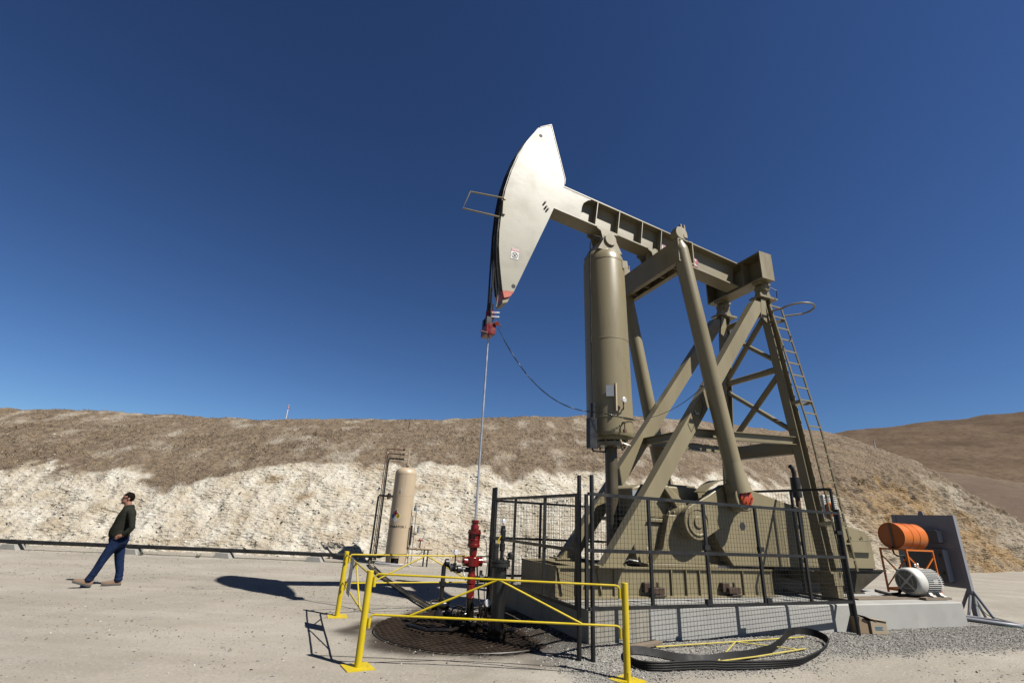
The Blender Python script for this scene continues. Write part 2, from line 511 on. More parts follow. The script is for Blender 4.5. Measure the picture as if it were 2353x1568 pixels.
def bank_material():
    m = bpy.data.materials.new('cut_bank')
    t, N, L, p = nodes(m)
    g = N.new('ShaderNodeNewGeometry').outputs['Position']
    n1 = noise(N, L, g, 1.1, 8, 0.65)
    white = ramp(N, L, n1, [(0.28, (0.48, 0.40, 0.285)), (0.45, (0.66, 0.59, 0.47)), (0.62, (0.82, 0.775, 0.67)), (0.78, (0.88, 0.855, 0.80))])
    n2 = noise(N, L, g, 9.0, 8, 0.72)
    white = mixc(N, L, ramp(N, L, n2, [(0.36, (0.55, 0.55, 0.55)), (0.52, (0, 0, 0))]), white, (0.40, 0.33, 0.235))
    och = ramp(N, L, n2, [(0.3, (0.17, 0.095, 0.042)), (0.5, (0.36, 0.235, 0.11)), (0.7, (0.52, 0.42, 0.29))])
    white = mixc(N, L, attr(N, 'dull'), white, ramp(N, L, n2, [(0.32, (0.15, 0.112, 0.078)), (0.5, (0.27, 0.21, 0.145)), (0.68, (0.54, 0.475, 0.375))]))
    c = mixc(N, L, attr(N, 'ochre'), white, och)
    n3 = noise(N, L, g, 2.3, 9, 0.7)
    brown = ramp(N, L, n3, [(0.30, (0.150, 0.112, 0.080)), (0.5, (0.235, 0.175, 0.118)), (0.68, (0.33, 0.26, 0.18))])
    n5 = noise(N, L, g, 4.2, 9, 0.75)
    brown = mixc(N, L, ramp(N, L, n5, [(0.50, (0, 0, 0)), (0.62, (0.85, 0.85, 0.85))]), brown, (0.118, 0.090, 0.068))
    n6 = noise(N, L, g, 3.0, 9, 0.75)
    brown = mixc(N, L, ramp(N, L, n6, [(0.54, (0, 0, 0)), (0.66, (0.7, 0.7, 0.7))]), brown, (0.36, 0.265, 0.16))
    n4 = noise(N, L, g, 13.0, 5, 0.65)
    brown = mixc(N, L, ramp(N, L, n4, [(0.59, (0, 0, 0)), (0.68, (0.75, 0.75, 0.75))]), brown, (0.55, 0.49, 0.40))
    c = mixc(N, L, attr(N, 'grass'), c, brown)
    to_base(N, L, p, c, 1.10)
    p.inputs['Roughness'].default_value = 0.95
    p.inputs['Specular IOR Level'].default_value = 0.15
    b = N.new('ShaderNodeBump')
    b.inputs['Strength'].default_value, b.inputs['Distance'].default_value = 0.9, 0.08
    v = N.new('ShaderNodeTexVoronoi')
    v.inputs['Scale'].default_value = 7.0
    mp = N.new('ShaderNodeMapping')
    mp.inputs['Scale'].default_value = (0.7, 0.9, 1.7)
    L.new(g, mp.inputs[0])
    L.new(mp.outputs[0], v.inputs['Vector'])
    ad = N.new('ShaderNodeMath')
    ad.operation = 'ADD'
    L.new(v.outputs['Distance'], ad.inputs[0])
    L.new(noise(N, L, g, 12, 8, 0.75), ad.inputs[1])
    L.new(ad.outputs[0], b.inputs['Height'])
    L.new(b.outputs[0], p.inputs['Normal'])
    return m

def farhill_material():
    m = bpy.data.materials.new('dry_grass_hill')
    t, N, L, p = nodes(m)
    g = N.new('ShaderNodeNewGeometry').outputs['Position']
    mp = N.new('ShaderNodeMapping')
    mp.inputs['Scale'].default_value = (0.5, 0.5, 1.6)
    L.new(g, mp.inputs[0])
    a = noise(N, L, mp.outputs[0], 0.09, 9, 0.65)
    c = ramp(N, L, a, [(0.32, (0.125, 0.084, 0.053)), (0.5, (0.178, 0.120, 0.075)), (0.7, (0.235, 0.164, 0.105))])
    b_ = noise(N, L, g, 1.1, 8, 0.75)
    c = mixc(N, L, ramp(N, L, b_, [(0.46, (0, 0, 0)), (0.66, (0.8, 0.8, 0.8))]), c, (0.072, 0.050, 0.035))
    d_ = noise(N, L, g, 0.33, 8, 0.7)
    c = mixc(N, L, ramp(N, L, d_, [(0.5, (0, 0, 0)), (0.68, (0.55, 0.55, 0.55))]), c, (0.255, 0.185, 0.125))
    c = mixc(N, L, attr(N, 'lower'), c, (0.215, 0.165, 0.130))
    c = mixc(N, L, attr(N, 'track'), c, (0.30, 0.245, 0.19))
    to_base(N, L, p, c)
    p.inputs['Roughness'].default_value = 1.0
    p.inputs['Specular IOR Level'].default_value = 0.1
    bp = N.new('ShaderNodeBump')
    bp.inputs['Strength'].default_value, bp.inputs['Distance'].default_value = 0.7, 0.4
    L.new(noise(N, L, g, 0.9, 8, 0.75), bp.inputs['Height'])
    L.new(bp.outputs[0], p.inputs['Normal'])
    return m

def toned(name, stops, rough=0.95, aname='tone'):
    m = bpy.data.materials.new(name)
    t, N, L, p = nodes(m)
    to_base(N, L, p, ramp(N, L, attr(N, aname), stops))
    p.inputs['Roughness'].default_value = rough
    p.inputs['Specular IOR Level'].default_value = 0.2
    return m

M['ground'] = ground_material()
M['bank'] = bank_material()
M['far'] = farhill_material()
M['pebble'] = toned('pebble_stone', [(0, (0.12, 0.11, 0.10)), (0.5, (0.33, 0.30, 0.26)), (1, (0.66, 0.63, 0.57))])
M['gravel'] = toned('gravel_stone', [(0, (0.12, 0.12, 0.115)), (0.5, (0.34, 0.325, 0.295)), (1, (0.70, 0.67, 0.61))])
M['rubble'] = toned('chalk_rubble', [(0, (0.62, 0.54, 0.41)), (0.4, (0.78, 0.71, 0.58)), (1, (0.95, 0.92, 0.85))])
M['scrub'] = toned('dry_scrub', [(0, (0.22, 0.17, 0.13)), (0.5, (0.40, 0.30, 0.20)), (1, (0.64, 0.50, 0.33))])

# ------------------------------------------------------------------ site frame: s along the pump's beam, t across it (t < 0 is the near side)
ANG = R(21.7)
U = np.array([math.cos(ANG), math.sin(ANG), 0])
W_ = np.array([-math.sin(ANG), math.cos(ANG), 0])
O0 = np.array([1.343, 8.086, 0]) + W_ * 1.14
def G(s, t, z=0.0):
    return O0 + U * s + W_ * t + np.array([0, 0, z])
def to_local(x, y):
    dx, dy = x - O0[0], y - O0[1]
    return dx * U[0] + dy * U[1], dx * W_[0] + dy * W_[1]
PAD = (-0.27, 8.46, -1.59, 1.75)          # s0 s1 t0 t1 of the concrete pad
ZP = 0.533
WELL = G(-1.49, 0.0)

def ground_z(x, y, fine=True):
    x, y = np.asarray(x, float), np.asarray(y, float)
    s, t = to_local(x, y)
    dx = np.maximum(np.maximum(PAD[0] - s, s - PAD[1]), 0)
    dy = np.maximum(np.maximum(PAD[2] - t, t - PAD[3]), 0)
    d = np.hypot(dx, dy)
    reach = 0.75 + 2.0 * smooth((s - 0.5) / 5.0)
    z = 0.107 * smooth(1.05 - d / reach)
    if fine:
        near = np.clip(1.2 - np.hypot(x, y - 8) / 60, 0.0, 1)
        z = z + near * (0.016 * fbm(x * 0.55, y * 0.8, 0, 4, 3) + 0.008 * fbm(x * 3.1, y * 3.1, 0, 3, 9))
    return z

def spread(lo, hi, step, far, grow=1.22):
    a = list(np.arange(lo, hi, step))
    st = step
    while a[-1] < far[1]:
        st *= grow
        a.append(a[-1] + st)
    st = step
    while a[0] > far[0]:
        st *= grow
        a.insert(0, a[0] - st)
    return np.array(a)

xs = spread(-19, 15, 0.085, (-900, 900))
ys = spread(3.5, 19.5, 0.085, (-600, 900))
gx, gy = np.meshgrid(xs, ys)
gz = ground_z(gx, gy)
gs, gt = to_local(gx, gy)
# gravel lies in a band in front of the pad and round its right end
edge = 0.35 * fbm(gx * 0.9, gy * 0.9, 0, 4, 21)
grav = smooth((gt + 3.05 + edge) / 0.5) * smooth((gs + 1.15 + edge) / 0.5) * smooth((1.6 - gt) / 1.2) * smooth((11.2 - gs + edge * 2) / 1.4)
dw = np.hypot(gx - WELL[0], gy - WELL[1])
oil = smooth((2.1 + 0.8 * fbm(gx * 1.6, gy * 1.6, 0, 4, 33) - dw) / 0.75) * 0.95
nx, ny = len(xs), len(ys)
idx = np.arange(nx * ny).reshape(ny, nx)
faces = np.stack([idx[:-1, :-1], idx[:-1, 1:], idx[1:, 1:], idx[1:, :-1]], -1).reshape(-1, 4)
ground = bigmesh('ground', np.stack([gx, gy, gz], -1).reshape(-1, 3), faces, M['ground'], {'gravel': grav, 'oil': oil}, kind='structure')

# ------------------------------------------------------------------ the cut hillside
FOOT = np.array([(-110, 10.0), (-60, 15.8), (-35, 17.6), (-20, 18.35), (-10, 18.8), (-3, 19.6), (5, 20.9), (12, 23.2), (20, 27.2), (29, 31.8), (36.5, 36.5), (50, 46), (75, 60)], float)
fxs = np.linspace(FOOT[0, 0], FOOT[-1, 0], 2000)
fys = np.interp(fxs, FOOT[:, 0], FOOT[:, 1])
ker = np.hanning(121)
ker /= ker.sum()
fys = np.convolve(np.pad(fys, 60, 'edge'), ker, 'valid')
HC = np.array([(-110, 2.4), (-30, 2.55), (-20, 2.65), (-16, 2.65), (-12.5, 2.5), (-10.5, 3.5), (-7, 4.05), (-2, 3.9), (4, 3.8), (10, 4.1), (18, 4.7), (25, 6.0), (31, 6.9), (36, 7.8), (41, 8.8), (46, 9.9), (50, 9.5), (53, 6.8), (57, 3.7), (64, 1.8), (75, 0.3)])
HR = np.array([(-110, 4.8), (-45, 5.8), (-30, 6.15), (-23, 6.5), (-14, 6.55), (-7, 7.2), (5, 8.25), (8, 8.55), (12, 9.0), (18, 9.6), (27, 10.6), (35, 11.3), (41, 12.4), (46, 13.5), (50, 12.8), (53, 9.0), (57, 5.2), (64, 2.3), (75, 0.5)])
ax_ = np.concatenate([np.linspace(-110, -32, 160, endpoint=False), np.arange(-32, 58, 0.076), np.linspace(58, 75, 50)])
dd = np.concatenate([np.arange(-0.5, 6.0, 0.062), np.arange(6.0, 13.5, 0.14), np.linspace(13.6, 40, 16)])
A, D = np.meshgrid(ax_, dd)
fy = np.interp(A, fxs, fys)
sl_ = np.interp(A, fxs, np.gradient(fys, fxs))
nl = np.sqrt(1 + sl_ ** 2)
NX, NY = -sl_ / nl, 1 / nl
hc = np.interp(A, HC[:, 0], HC[:, 1]) + 0.35 * fbm(A * 0.35, 0 * A, 0, 3, 41)
hr = np.interp(A, HR[:, 0], HR[:, 1])
dc = 0.45 + hc * 0.86
dr = dc + 7.4
tt = np.clip(D / dc, -0.2, 1)
cut = hc * (tt * (0.82 + 0.18 * tt))
q = np.clip((D - dc) / (dr - dc), 0, 1)
top = hc + (hr - hc) * (1.25 * q - 0.25 * q * q)
HZ = np.where(D <= dc, cut, top) - np.maximum(D - dr, 0) * 0.035
wt = smooth((D - dc + 1.0) / 1.6)                 # 0 on the cut face, 1 on the grass
px_, py_ = A + NX * D, fy + NY * D
big = fbm(px_ * 0.55, py_ * 0.55, HZ * 0.8, 3, 51)
rid = 1 - np.abs(vnoise(px_ * 2.1, py_ * 2.1, HZ * 3.4, 61))
rid2 = 1 - np.abs(vnoise(px_ * 5.2, py_ * 5.2, HZ * 8.0, 65))
fin = vnoise(px_ * 11, py_ * 11, HZ * 15, 67)
pit = np.clip(vnoise(px_ * 1.3 + 7, py_ * 1.3, HZ * 2.6, 71) - 0.55, 0, 1)
ins = smooth((D + 0.3) / 0.6)
right = smooth((A - 17.0) / 8.0)
gul = fbm(px_ * 1.5, 0 * px_ + 3.3, HZ * 0.22, 3, 57)
rid0 = 1 - np.abs(vnoise(px_ * 0.85, py_ * 0.85, HZ * 1.3, 59))
rough_cut = 0.30 * big + 0.14 * gul + 0.15 * (rid - 0.6) + 0.085 * (rid2 - 0.6) + 0.035 * fin - 0.5 * pit + right * (0.45 * big + 0.55 * (rid0 - 0.6) + 0.22 * (rid - 0.6) + 0.3 * gul)
rough_top = 0.16 * big + 0.07 * (rid - 0.6) + 0.05 * (rid2 - 0.6) + 0.03 * fin
dsp = ins * (rough_cut * (1 - wt) + rough_top * wt)
PX = px_ - NX * dsp * 0.72 * (1 - wt)
PY = py_ - NY * dsp * 0.72 * (1 - wt)
PZ = HZ + dsp * (0.55 * (1 - wt) + wt) - 0.05
bnd = 0.9 * fbm(px_ * 0.5, py_ * 0.5, 0, 4, 81) + 0.35 * vnoise(px_ * 2.5, py_ * 2.5, 0, 83)
grass = smooth((D - dc + 0.35 + 2.2 * right + bnd * (1 + right)) / (0.55 + 1.2 * right))
grass = np.clip(grass - 0.42 * np.clip(fbm(px_ * 1.1, py_ * 1.1, 0, 4, 85) - 0.12, 0, 0.5) * 2, 0, 1)
zone = smooth((A - 20.5) / 4.0) * smooth((44.0 - A) / 7.0)
dull = right * (0.80 + 0.3 * fbm(px_ * 0.25, HZ * 0.5, 0, 3, 89))
ochre = np.clip(zone * (0.75 + 0.9 * fbm(px_ * 0.45, HZ * 0.9, 0, 4, 91)) + np.clip(fbm(px_ * 0.6 + 20, HZ * 1.4, 0, 4, 93) - 0.28, 0, 1) * 1.6, 0, 1)
ny, nx = A.shape
idx = np.arange(nx * ny).reshape(ny, nx)
faces = np.stack([idx[:-1, :-1], idx[:-1, 1:], idx[1:, 1:], idx[1:, :-1]], -1).reshape(-1, 4)
bank = bigmesh('hillside', np.stack([PX, PY, PZ], -1).reshape(-1, 3), faces, M['bank'], {'grass': grass, 'ochre': ochre, 'dull': dull}, kind='structure')

# ------------------------------------------------------------------ the far grassy hill at the right
fx_, fy_ = np.meshgrid(np.linspace(10, 420, 330), np.concatenate([np.linspace(38, 150, 190), np.linspace(153, 420, 60)]))
crest = 118 + 14 * fbm(fx_ * 0.01, 0 * fx_, 0, 2, 95)
rise = 26.0 + np.clip(fx_ - 81, -60, 200) * 0.178
qz = np.clip((fy_ - 44) / (crest - 44), 0, 1)
fz_ = rise * (1.30 * qz - 0.30 * qz ** 2) - np.maximum(fy_ - crest, 0) * 0.10 - 0.4
fz_ = fz_ + smooth((fy_ - 46) / 20) * (2.2 * fbm(fx_ * 0.022, fy_ * 0.022, 0, 4, 97) + 0.35 * fbm(fx_ * 0.2, fy_ * 0.2, 0, 3, 98))
road = 82.4 - (fx_ - 73.6) * 1.05 + (fx_ < 73.6) * (fx_ - 73.6) * 0.9
trk = np.exp(-((fy_ - road) / 0.7) ** 2) * smooth((fx_ - 66) / 6) * smooth((110 - fx_) / 20) * 0.7
lower = smooth((road - fy_) / 3.0) * 0.55
for off in (0.0, 1.0):
    trk = trk + 0.22 * np.exp(-((fx_ - 0.737 * fy_ - 1.5 * off) / 0.5) ** 2) * smooth((fy_ - 96) / 5)
ny, nx = fx_.shape
idx = np.arange(nx * ny).reshape(ny, nx)
faces = np.stack([idx[:-1, :-1], idx[:-1, 1:], idx[1:, 1:], idx[1:, :-1]], -1).reshape(-1, 4)
far_hill = bigmesh('far_hill', np.stack([fx_, fy_, fz_], -1).reshape(-1, 3), faces, M['far'], {'track': np.clip(trk, 0, 1), 'lower': lower}, kind='structure')

# ------------------------------------------------------------------ loose stones and scrub (uncountable)
OCT_V = np.array([(1, 0, 0), (-1, 0, 0), (0, 1, 0), (0, -1, 0), (0, 0, 1), (0, 0, -1)], float)
OCT_F = np.array([(0, 2, 4), (2, 1, 4), (1, 3, 4), (3, 0, 4), (2, 0, 5), (1, 2, 5), (3, 1, 5), (0, 3, 5)])
BOX_V = np.array([(x, y, z) for z in (-1, 1) for y in (-1, 1) for x in (-1, 1)], float) * 0.8
BOX_F = np.array([(0, 2, 3, 1), (4, 5, 7, 6), (0, 1, 5, 4), (2, 6, 7, 3), (0, 4, 6, 2), (1, 3, 7, 5)])
def stones(name, P, size, mat, flat=0.65, block=False):
    n = len(P)
    SV, SF = (BOX_V, BOX_F) if block else (OCT_V, OCT_F)
    m = len(SV)
    V = np.repeat(SV[None], n, 0) * (0.55 + 0.75 * RNG.random((n, m, 1)))
    V = V + RNG.normal(0, 0.12, V.shape)
    V[:, :, 2] *= flat
    V = V * (0.7 + 0.6 * RNG.random((n, 1, 3)))
    a = RNG.random(n) * 6.283
    tl = RNG.normal(0, 0.35, n)
    ca, sa = np.cos(a)[:, None], np.sin(a)[:, None]
    X, Y, Z = V[:, :, 0], V[:, :, 1], V[:, :, 2]
    Z, X = Z * np.cos(tl)[:, None] + X * np.sin(tl)[:, None], X * np.cos(tl)[:, None] - Z * np.sin(tl)[:, None]
    V = np.stack([X * ca - Y * sa, X * sa + Y * ca, Z], -1) * size[:, None, None]
    V = V + P[:, None, :]
    F = SF[None] + (np.arange(n) * m)[:, None, None]
    tone = np.repeat(np.clip(RNG.normal(0.5, 0.24, n), 0, 1), m)
    return bigmesh(name, V.reshape(-1, 3), F.reshape(-1, SF.shape[1]), mat, {'tone': tone}, smooth_=False, kind='stuff')

n = 62000
x = RNG.uniform(-17, 13, n)
y = 4.2 + 14.5 * RNG.random(n) ** 1.4
s_, t_ = to_local(x, y)
ok = ~((s_ > PAD[0] - 0.05) & (s_ < PAD[1] + 0.05) & (t_ > PAD[2] - 0.05) & (t_ < PAD[3])) & (fbm(x * 0.55 + y * 0.3, y * 1.1, 0, 3, 5) * 1.6 + RNG.normal(0, 0.45, n) > 0.0)
x, y = x[ok], y[ok]
sz = 0.0045 + 0.017 * RNG.random(len(x)) ** 4.5
pebbles = stones('pebbles', np.stack([x, y, ground_z(x, y) + sz * 0.15], -1), sz, M['pebble'])
tag(pebbles, 'small loose pebbles strewn over the packed dirt', 'pebbles')

n = 46000
s_ = RNG.uniform(-1.1, 11.0, n)
t_ = np.where(RNG.random(n) < 0.86, RNG.uniform(-3.2, -1.6, n), RNG.uniform(-1.6, 0.6, n))
p = O0[None] + U[None] * s_[:, None] + W_[None] * t_[:, None]
e = 0.35 * fbm(p[:, 0] * 0.9, p[:, 1] * 0.9, 0, 4, 21)
dens = smooth((t_ + 3.05 + e) / 0.5) * smooth((s_ + 1.15 + e) / 0.5) * smooth((11.0 - s_) / 1.5)
ok = (RNG.random(n) < dens) & ~((s_ > PAD[0]) & (s_ < PAD[1] + 0.02) & (t_ > PAD[2]))
p = p[ok]
sz = 0.006 + 0.012 * RNG.random(len(p)) ** 2
p[:, 2] = ground_z(p[:, 0], p[:, 1]) + sz * 0.2
gravel = stones('gravel', p, sz, M['gravel'])
tag(gravel, 'grey crushed gravel in front of the concrete pad', 'gravel')

def on_bank(a, d):
    """point on the hillside at foot parameter a and distance d behind the foot (nearest grid vertex)"""
    ia = np.clip(np.searchsorted(ax_, a), 0, len(ax_) - 1)
    id_ = np.clip(np.searchsorted(dd, d), 0, len(dd) - 1)
    return np.stack([PX[id_, ia], PY[id_, ia], PZ[id_, ia]], -1), grass[id_, ia], (D - dc)[id_, ia]

n = 42000
a = np.where(RNG.random(n) < 0.88, RNG.uniform(-30, 20, n), RNG.uniform(20, 56, n))
d = np.where(RNG.random(n) < 0.12, RNG.normal(0.0, 0.35, n), RNG.uniform(0, 6.5, n))
P, gr, _ = on_bank(a, np.clip(d, -0.45, 8))
ok = RNG.random(n) > np.clip(gr * 1.05, 0, 0.985)
P = P[ok]
sz = 0.012 + 0.034 * RNG.random(len(P)) ** 4
P = P + RNG.normal(0, 0.02, P.shape) + np.array([0, 0.006, -0.012])
rubble = stones('rubble', P, sz, M['rubble'], 0.6, True)
tag(rubble, 'pale chalky rubble lying on the cut bank and along its foot', 'rubble')

n = 95000
a = RNG.uniform(-34, 57, n)
d = RNG.uniform(1.5, 13.5, n)
P, gr, above = on_bank(a, d)
pr = gr * (0.25 + 0.75 * smooth(fbm(P[:, 0] * 0.7, P[:, 1] * 0.7, 0, 3, 99) * 1.6 + 0.5))
ok = RNG.random(n) < np.where(above > -0.6, pr, 0.012)
P = P[ok]
n = len(P)
NB = 7
hgt = (0.06 + 0.14 * RNG.random(n) ** 3) * np.where(above[ok] > 4.5, 0.6, 1.0)
wd = hgt * RNG.uniform(1.0, 3.0, n)
ang = RNG.random((n, NB)) * 6.283
lean = RNG.uniform(0.25, 1.3, (n, NB))
L_ = hgt[:, None] * RNG.uniform(0.6, 1.1, (n, NB))
dirv = np.stack([np.cos(ang) * np.sin(lean), np.sin(ang) * np.sin(lean), np.cos(lean)], -1)
base = P[:, None, :] + np.stack([np.cos(ang), np.sin(ang), 0 * ang], -1) * (wd[:, None, None] * 0.25) - np.array([0, 0, 0.02])
tip = base + dirv * L_[..., None]
side = np.stack([-np.sin(ang + 0.6), np.cos(ang + 0.6), 0 * ang], -1) * (L_ * RNG.uniform(0.035, 0.09, (n, NB)))[..., None]
mid = base + dirv * (L_ * 0.6)[..., None]
V = np.stack([base, mid - side, tip, mid + side], 2).reshape(-1, 3)
F = np.arange(len(V)).reshape(-1, 4)
tone = np.repeat(np.clip(RNG.normal(0.45, 0.22, n), 0, 1), NB * 4)
scrub = bigmesh('dry_scrub', V, F, M['scrub'], {'tone': tone}, smooth_=False, kind='stuff')
tag(scrub, 'dry brown scrub and grass covering the upper hillside', 'scrub')

# ------------------------------------------------------------------ concrete pad
pad = thing('concrete_pad', 'long low concrete pad carrying the pump, stained at its left end', 'concrete pad', tuple(G(0, 0, 0)), ANG)
MB().prism([(PAD[0], -0.35), (0.755, -0.35), (0.755, ZP - 0.004), (PAD[0], ZP - 0.004)], PAD[2] + 0.004, PAD[3] - 0.05).build('slab', M['concold'], pad, bevel=0.015)
MB().prism([(0.763, -0.35), (PAD[1] + 0.09, -0.35), (PAD[1], ZP), (0.763, ZP)], PAD[2], PAD[3]).build('slab', M['conc'], pad, bevel=0.02)
MB().bx(5.9, 8.35, -1.22, -1.10, ZP, ZP + 0.028).bx(5.9, 8.35, -0.98, -0.88, ZP, ZP + 0.022).build('rail_plate', M['wood'], pad)

# ------------------------------------------------------------------ the pumping unit
pj = thing('pump_jack', 'large olive beam pump jack with pale horsehead and balance cylinder on the concrete pad', 'pump jack', tuple(G(0, 0, 0)), ANG)
OL = M['olive']
def P(name, mb, mat=None, parent=None, **k):
    return mb.build(name, mat or OL, parent or pj, **k)

# --- skid: wide front section, narrower rear section under the belt guard, boat-shaped tail
HS, HR2, S0, SM, S1, ST = 0.70, 0.38, -0.31, 4.35, 7.27, 8.24
def skid_section(h, x0, x1):
    b = MB()
    for sg in (-1, 1):
        y = sg * h
        lo, hi = (y - 0.09, y) if sg > 0 else (y, y + 0.09)
        b.bx(x0, x1, lo, hi, 0.972, 1.0)
        lo2, hi2 = (lo, hi + 0.07) if sg > 0 else (lo - 0.07, hi)
        b.bx(x0, min(x1, S1), lo2, hi2, ZP + 0.002, ZP + 0.028)
        yw = y - sg * 0.05
        if x0 < SM:
            b.bx(x0, x1, yw - 0.012, yw + 0.012, ZP + 0.028, 0.972)
        else:
            b.prism([(x0, ZP + 0.028), (S1, ZP + 0.028), (ST - 0.02, 0.972), (x0, 0.972)], yw - 0.012, yw + 0.012)
    return b
b = skid_section(HS, S0, SM)
b.bx(S0, S0 + 0.025, -HS + 0.03, HS - 0.03, ZP + 0.003, 0.998)
b.bx(SM - 0.025, SM, -HS + 0.03, HS - 0.03, ZP + 0.003, 0.998)
b.bx(0.2, SM - 0.03, -HS + 0.091, HS - 0.091, 0.955, 0.972)
skid = P('skid', b)
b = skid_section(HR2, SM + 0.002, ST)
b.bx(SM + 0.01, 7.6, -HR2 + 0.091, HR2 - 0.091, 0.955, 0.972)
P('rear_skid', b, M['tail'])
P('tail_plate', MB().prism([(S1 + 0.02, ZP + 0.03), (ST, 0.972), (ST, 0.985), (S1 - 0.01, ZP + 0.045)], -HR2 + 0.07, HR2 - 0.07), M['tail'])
for s in (0.06, 0.78, 1.95, 2.27, 2.57, 2.82, 3.60, 4.1):
    P('stiffener', MB().bx(s - 0.011, s + 0.011, -HS + 0.004, -HS + 0.037, ZP + 0.030, 0.970), parent=skid)
for s in (0.06, 0.78):
    P('gusset', MB().prism([(s - 0.34, 0.97), (s - 0.34, 0.93), (s - 0.26, ZP + 0.05), (s - 0.24, ZP + 0.05), (s - 0.31, 0.93), (s - 0.31, 0.97)], -HS + 0.003, -HS + 0.037), parent=skid)
for s in (1.47, 3.17):
    c_ = MB()
    c_.bx(s - 0.14, s + 0.02, -HS - 0.05, -HS + 0.035, 0.62, 0.77)
    c_.bx(s - 0.06, s + 0.22, -HS - 0.11, -HS + 0.02, 0.60, 0.70)
    c_.cyl((s + 0.12, -HS - 0.05, 0.54), (s + 0.12, -HS - 0.05, 0.78), 0.022, n=8)
    c_.bx(s + 0.02, s + 0.26, -HS - 0.10, -HS - 0.0, ZP + 0.03, 0.585)
    P('hold_down_clamp', c_, M['clamp'], skid, bevel=0.006)

# --- samson post: two raking front legs, two cranked rear legs, ties and bracing
def leg_z(z):          # half spread of the rear legs at height z
    return float(np.interp(z, [1.0, 2.7, 3.75, 6.95], [1.17, 1.05, 0.94, 0.62]))
for sg in (-1, 1):
    b = MB()
    f0, f1 = V3((0.58, sg * 0.725, 0.99)), V3((5.02, sg * 0.625, 6.80))
    d_ = unit(f1 - f0)
    yy = lambda z: sg * (0.725 - 0.100 * (z - 1.0) / 5.8)
    b.prism([(0.485, 1.027), (0.835, 1.027), (5.20, 6.80), (4.85, 6.80)], -0.105, 0.105, lambda a_, y_, z_: (a_, yy(z_) + y_, z_))
    b.bx(0.36, 0.98, sg * 0.725 - 0.16, sg * 0.725 + 0.16, 1.001, 1.026)
    for q_ in (0.46, 0.88):
        b.cyl((q_, sg * 0.725 - 0.13, 1.02), (q_, sg * 0.725 - 0.13, 1.055), 0.022, n=6)
    lg = P('front_leg', b)
    b = MB()
    zs = [0.99, 3.75, 6.93]
    pts = [V3((5.28, sg * leg_z(z), z)) for z in zs]
    for i in (0, 1):
        b.ibeam(pts[i] - (unit(pts[i + 1] - pts[i]) * 0.02 if i else 0), pts[i + 1], 0.20, 0.20, 0.016, 0.012, (1, 0, 0))
    b.bx(5.10, 5.46, sg * leg_z(1) - 0.17, sg * leg_z(1) + 0.17, 1.001, 1.03)
    P('rear_leg', b)
    b = MB().bx(5.0, 5.56, sg * 0.62 - 0.17, sg * 0.62 + 0.17, 6.932, 6.975)
    for q_ in (5.06, 5.50):
        for r_ in (-0.12, 0.12):
            b.cyl((q_, sg * 0.62 + r_, 6.975), (q_, sg * 0.62 + r_, 7.01), 0.025, n=6)
    P('top_plate', b)
    b = MB().prism([(4.86, 6.55), (5.2, 6.93), (5.06, 6.93), (4.72, 6.62)], sg * 0.62 - 0.015, sg * 0.62 + 0.015)
    b.prism([(4.98, 6.4), (5.2, 6.25), (5.2, 6.9), (5.06, 6.9)], sg * 0.62 - 0.12, sg * 0.62 - 0.105)
    P('gusset', b)
    # centre bearing
    b = MB().prism([(5.06, 6.976), (5.5, 6.976), (5.43, 7.12), (5.38, 7.30), (5.18, 7.30), (5.13, 7.12)], sg * 0.62 - 0.08, sg * 0.62 + 0.08)
    b.cyl((5.28, sg * 0.62 - 0.13, 7.235), (5.28, sg * 0.62 + 0.13, 7.235), 0.115, n=20)
    b.bx(5.08, 5.48, sg * 0.62 - 0.1, sg * 0.62 + 0.1, 7.33, 7.385)
    br = P('bearing', b, bevel=0.008)
    b = MB().cyl((5.28, sg * 0.62 - 0.145 , 7.235), (5.28, sg * 0.62 - 0.131, 7.235), 0.09, n=18)
    for k in range(6):
        a = k * math.pi / 3
        b.cyl((5.28 + 0.065 * math.cos(a), sg * 0.62 - 0.16, 7.235 + 0.065 * math.sin(a)), (5.28 + 0.065 * math.cos(a), sg * 0.62 - 0.146, 7.235 + 0.065 * math.sin(a)), 0.012, n=6)
    P('cap', b, parent=br)
# skid outriggers under the cranked legs
for sg in (-1, 1):
    P('outrigger', MB().bx(5.16, 5.40, min(sg * 1.34, sg * (HR2 + 0.002)), max(sg * 1.34, sg * (HR2 + 0.002)), 0.80, 0.998).bx(5.2, 5.36, min(sg * 1.33, sg * 1.0), max(sg * 1.33, sg * 1.0), ZP, 0.801))
# ties at mid height
for sg in (-1, 1):
    P('tie_beam', MB().ibeam((2.50, sg * 0.70, 3.42), (5.18, sg * 0.955, 3.50), 0.17, 0.12, 0.014, 0.012))
P('cross_tie', MB().ibeam((2.52, -0.58, 3.40), (2.52, 0.58, 3.40), 0.15, 0.12, 0.014, 0.012))
P('cross_tie', MB().bar((5.26, -0.86, 3.40), (5.26, 0.86, 3.40), 0.14, 0.30))
for z0, z1 in ((5.05, 3.62), (6.55, 5.25)):
    P('diagonal_brace', MB().cyl((5.28, -leg_z(z0) + 0.05, z0), (5.28, leg_z(z1) - 0.05, z1), 0.065, n=12))
    P('diagonal_brace', MB().cyl((5.27, leg_z(z0 - 0.1) - 0.05, z0 - 0.1), (5.27, -leg_z(z1 + 0.1) + 0.05, z1 + 0.1), 0.055, n=12))
for z in (5.16, 6.62):
    P('strut', MB().cyl((5.28, -leg_z(z) + 0.05, z), (5.28, leg_z(z) - 0.05, z), 0.075, n=12))

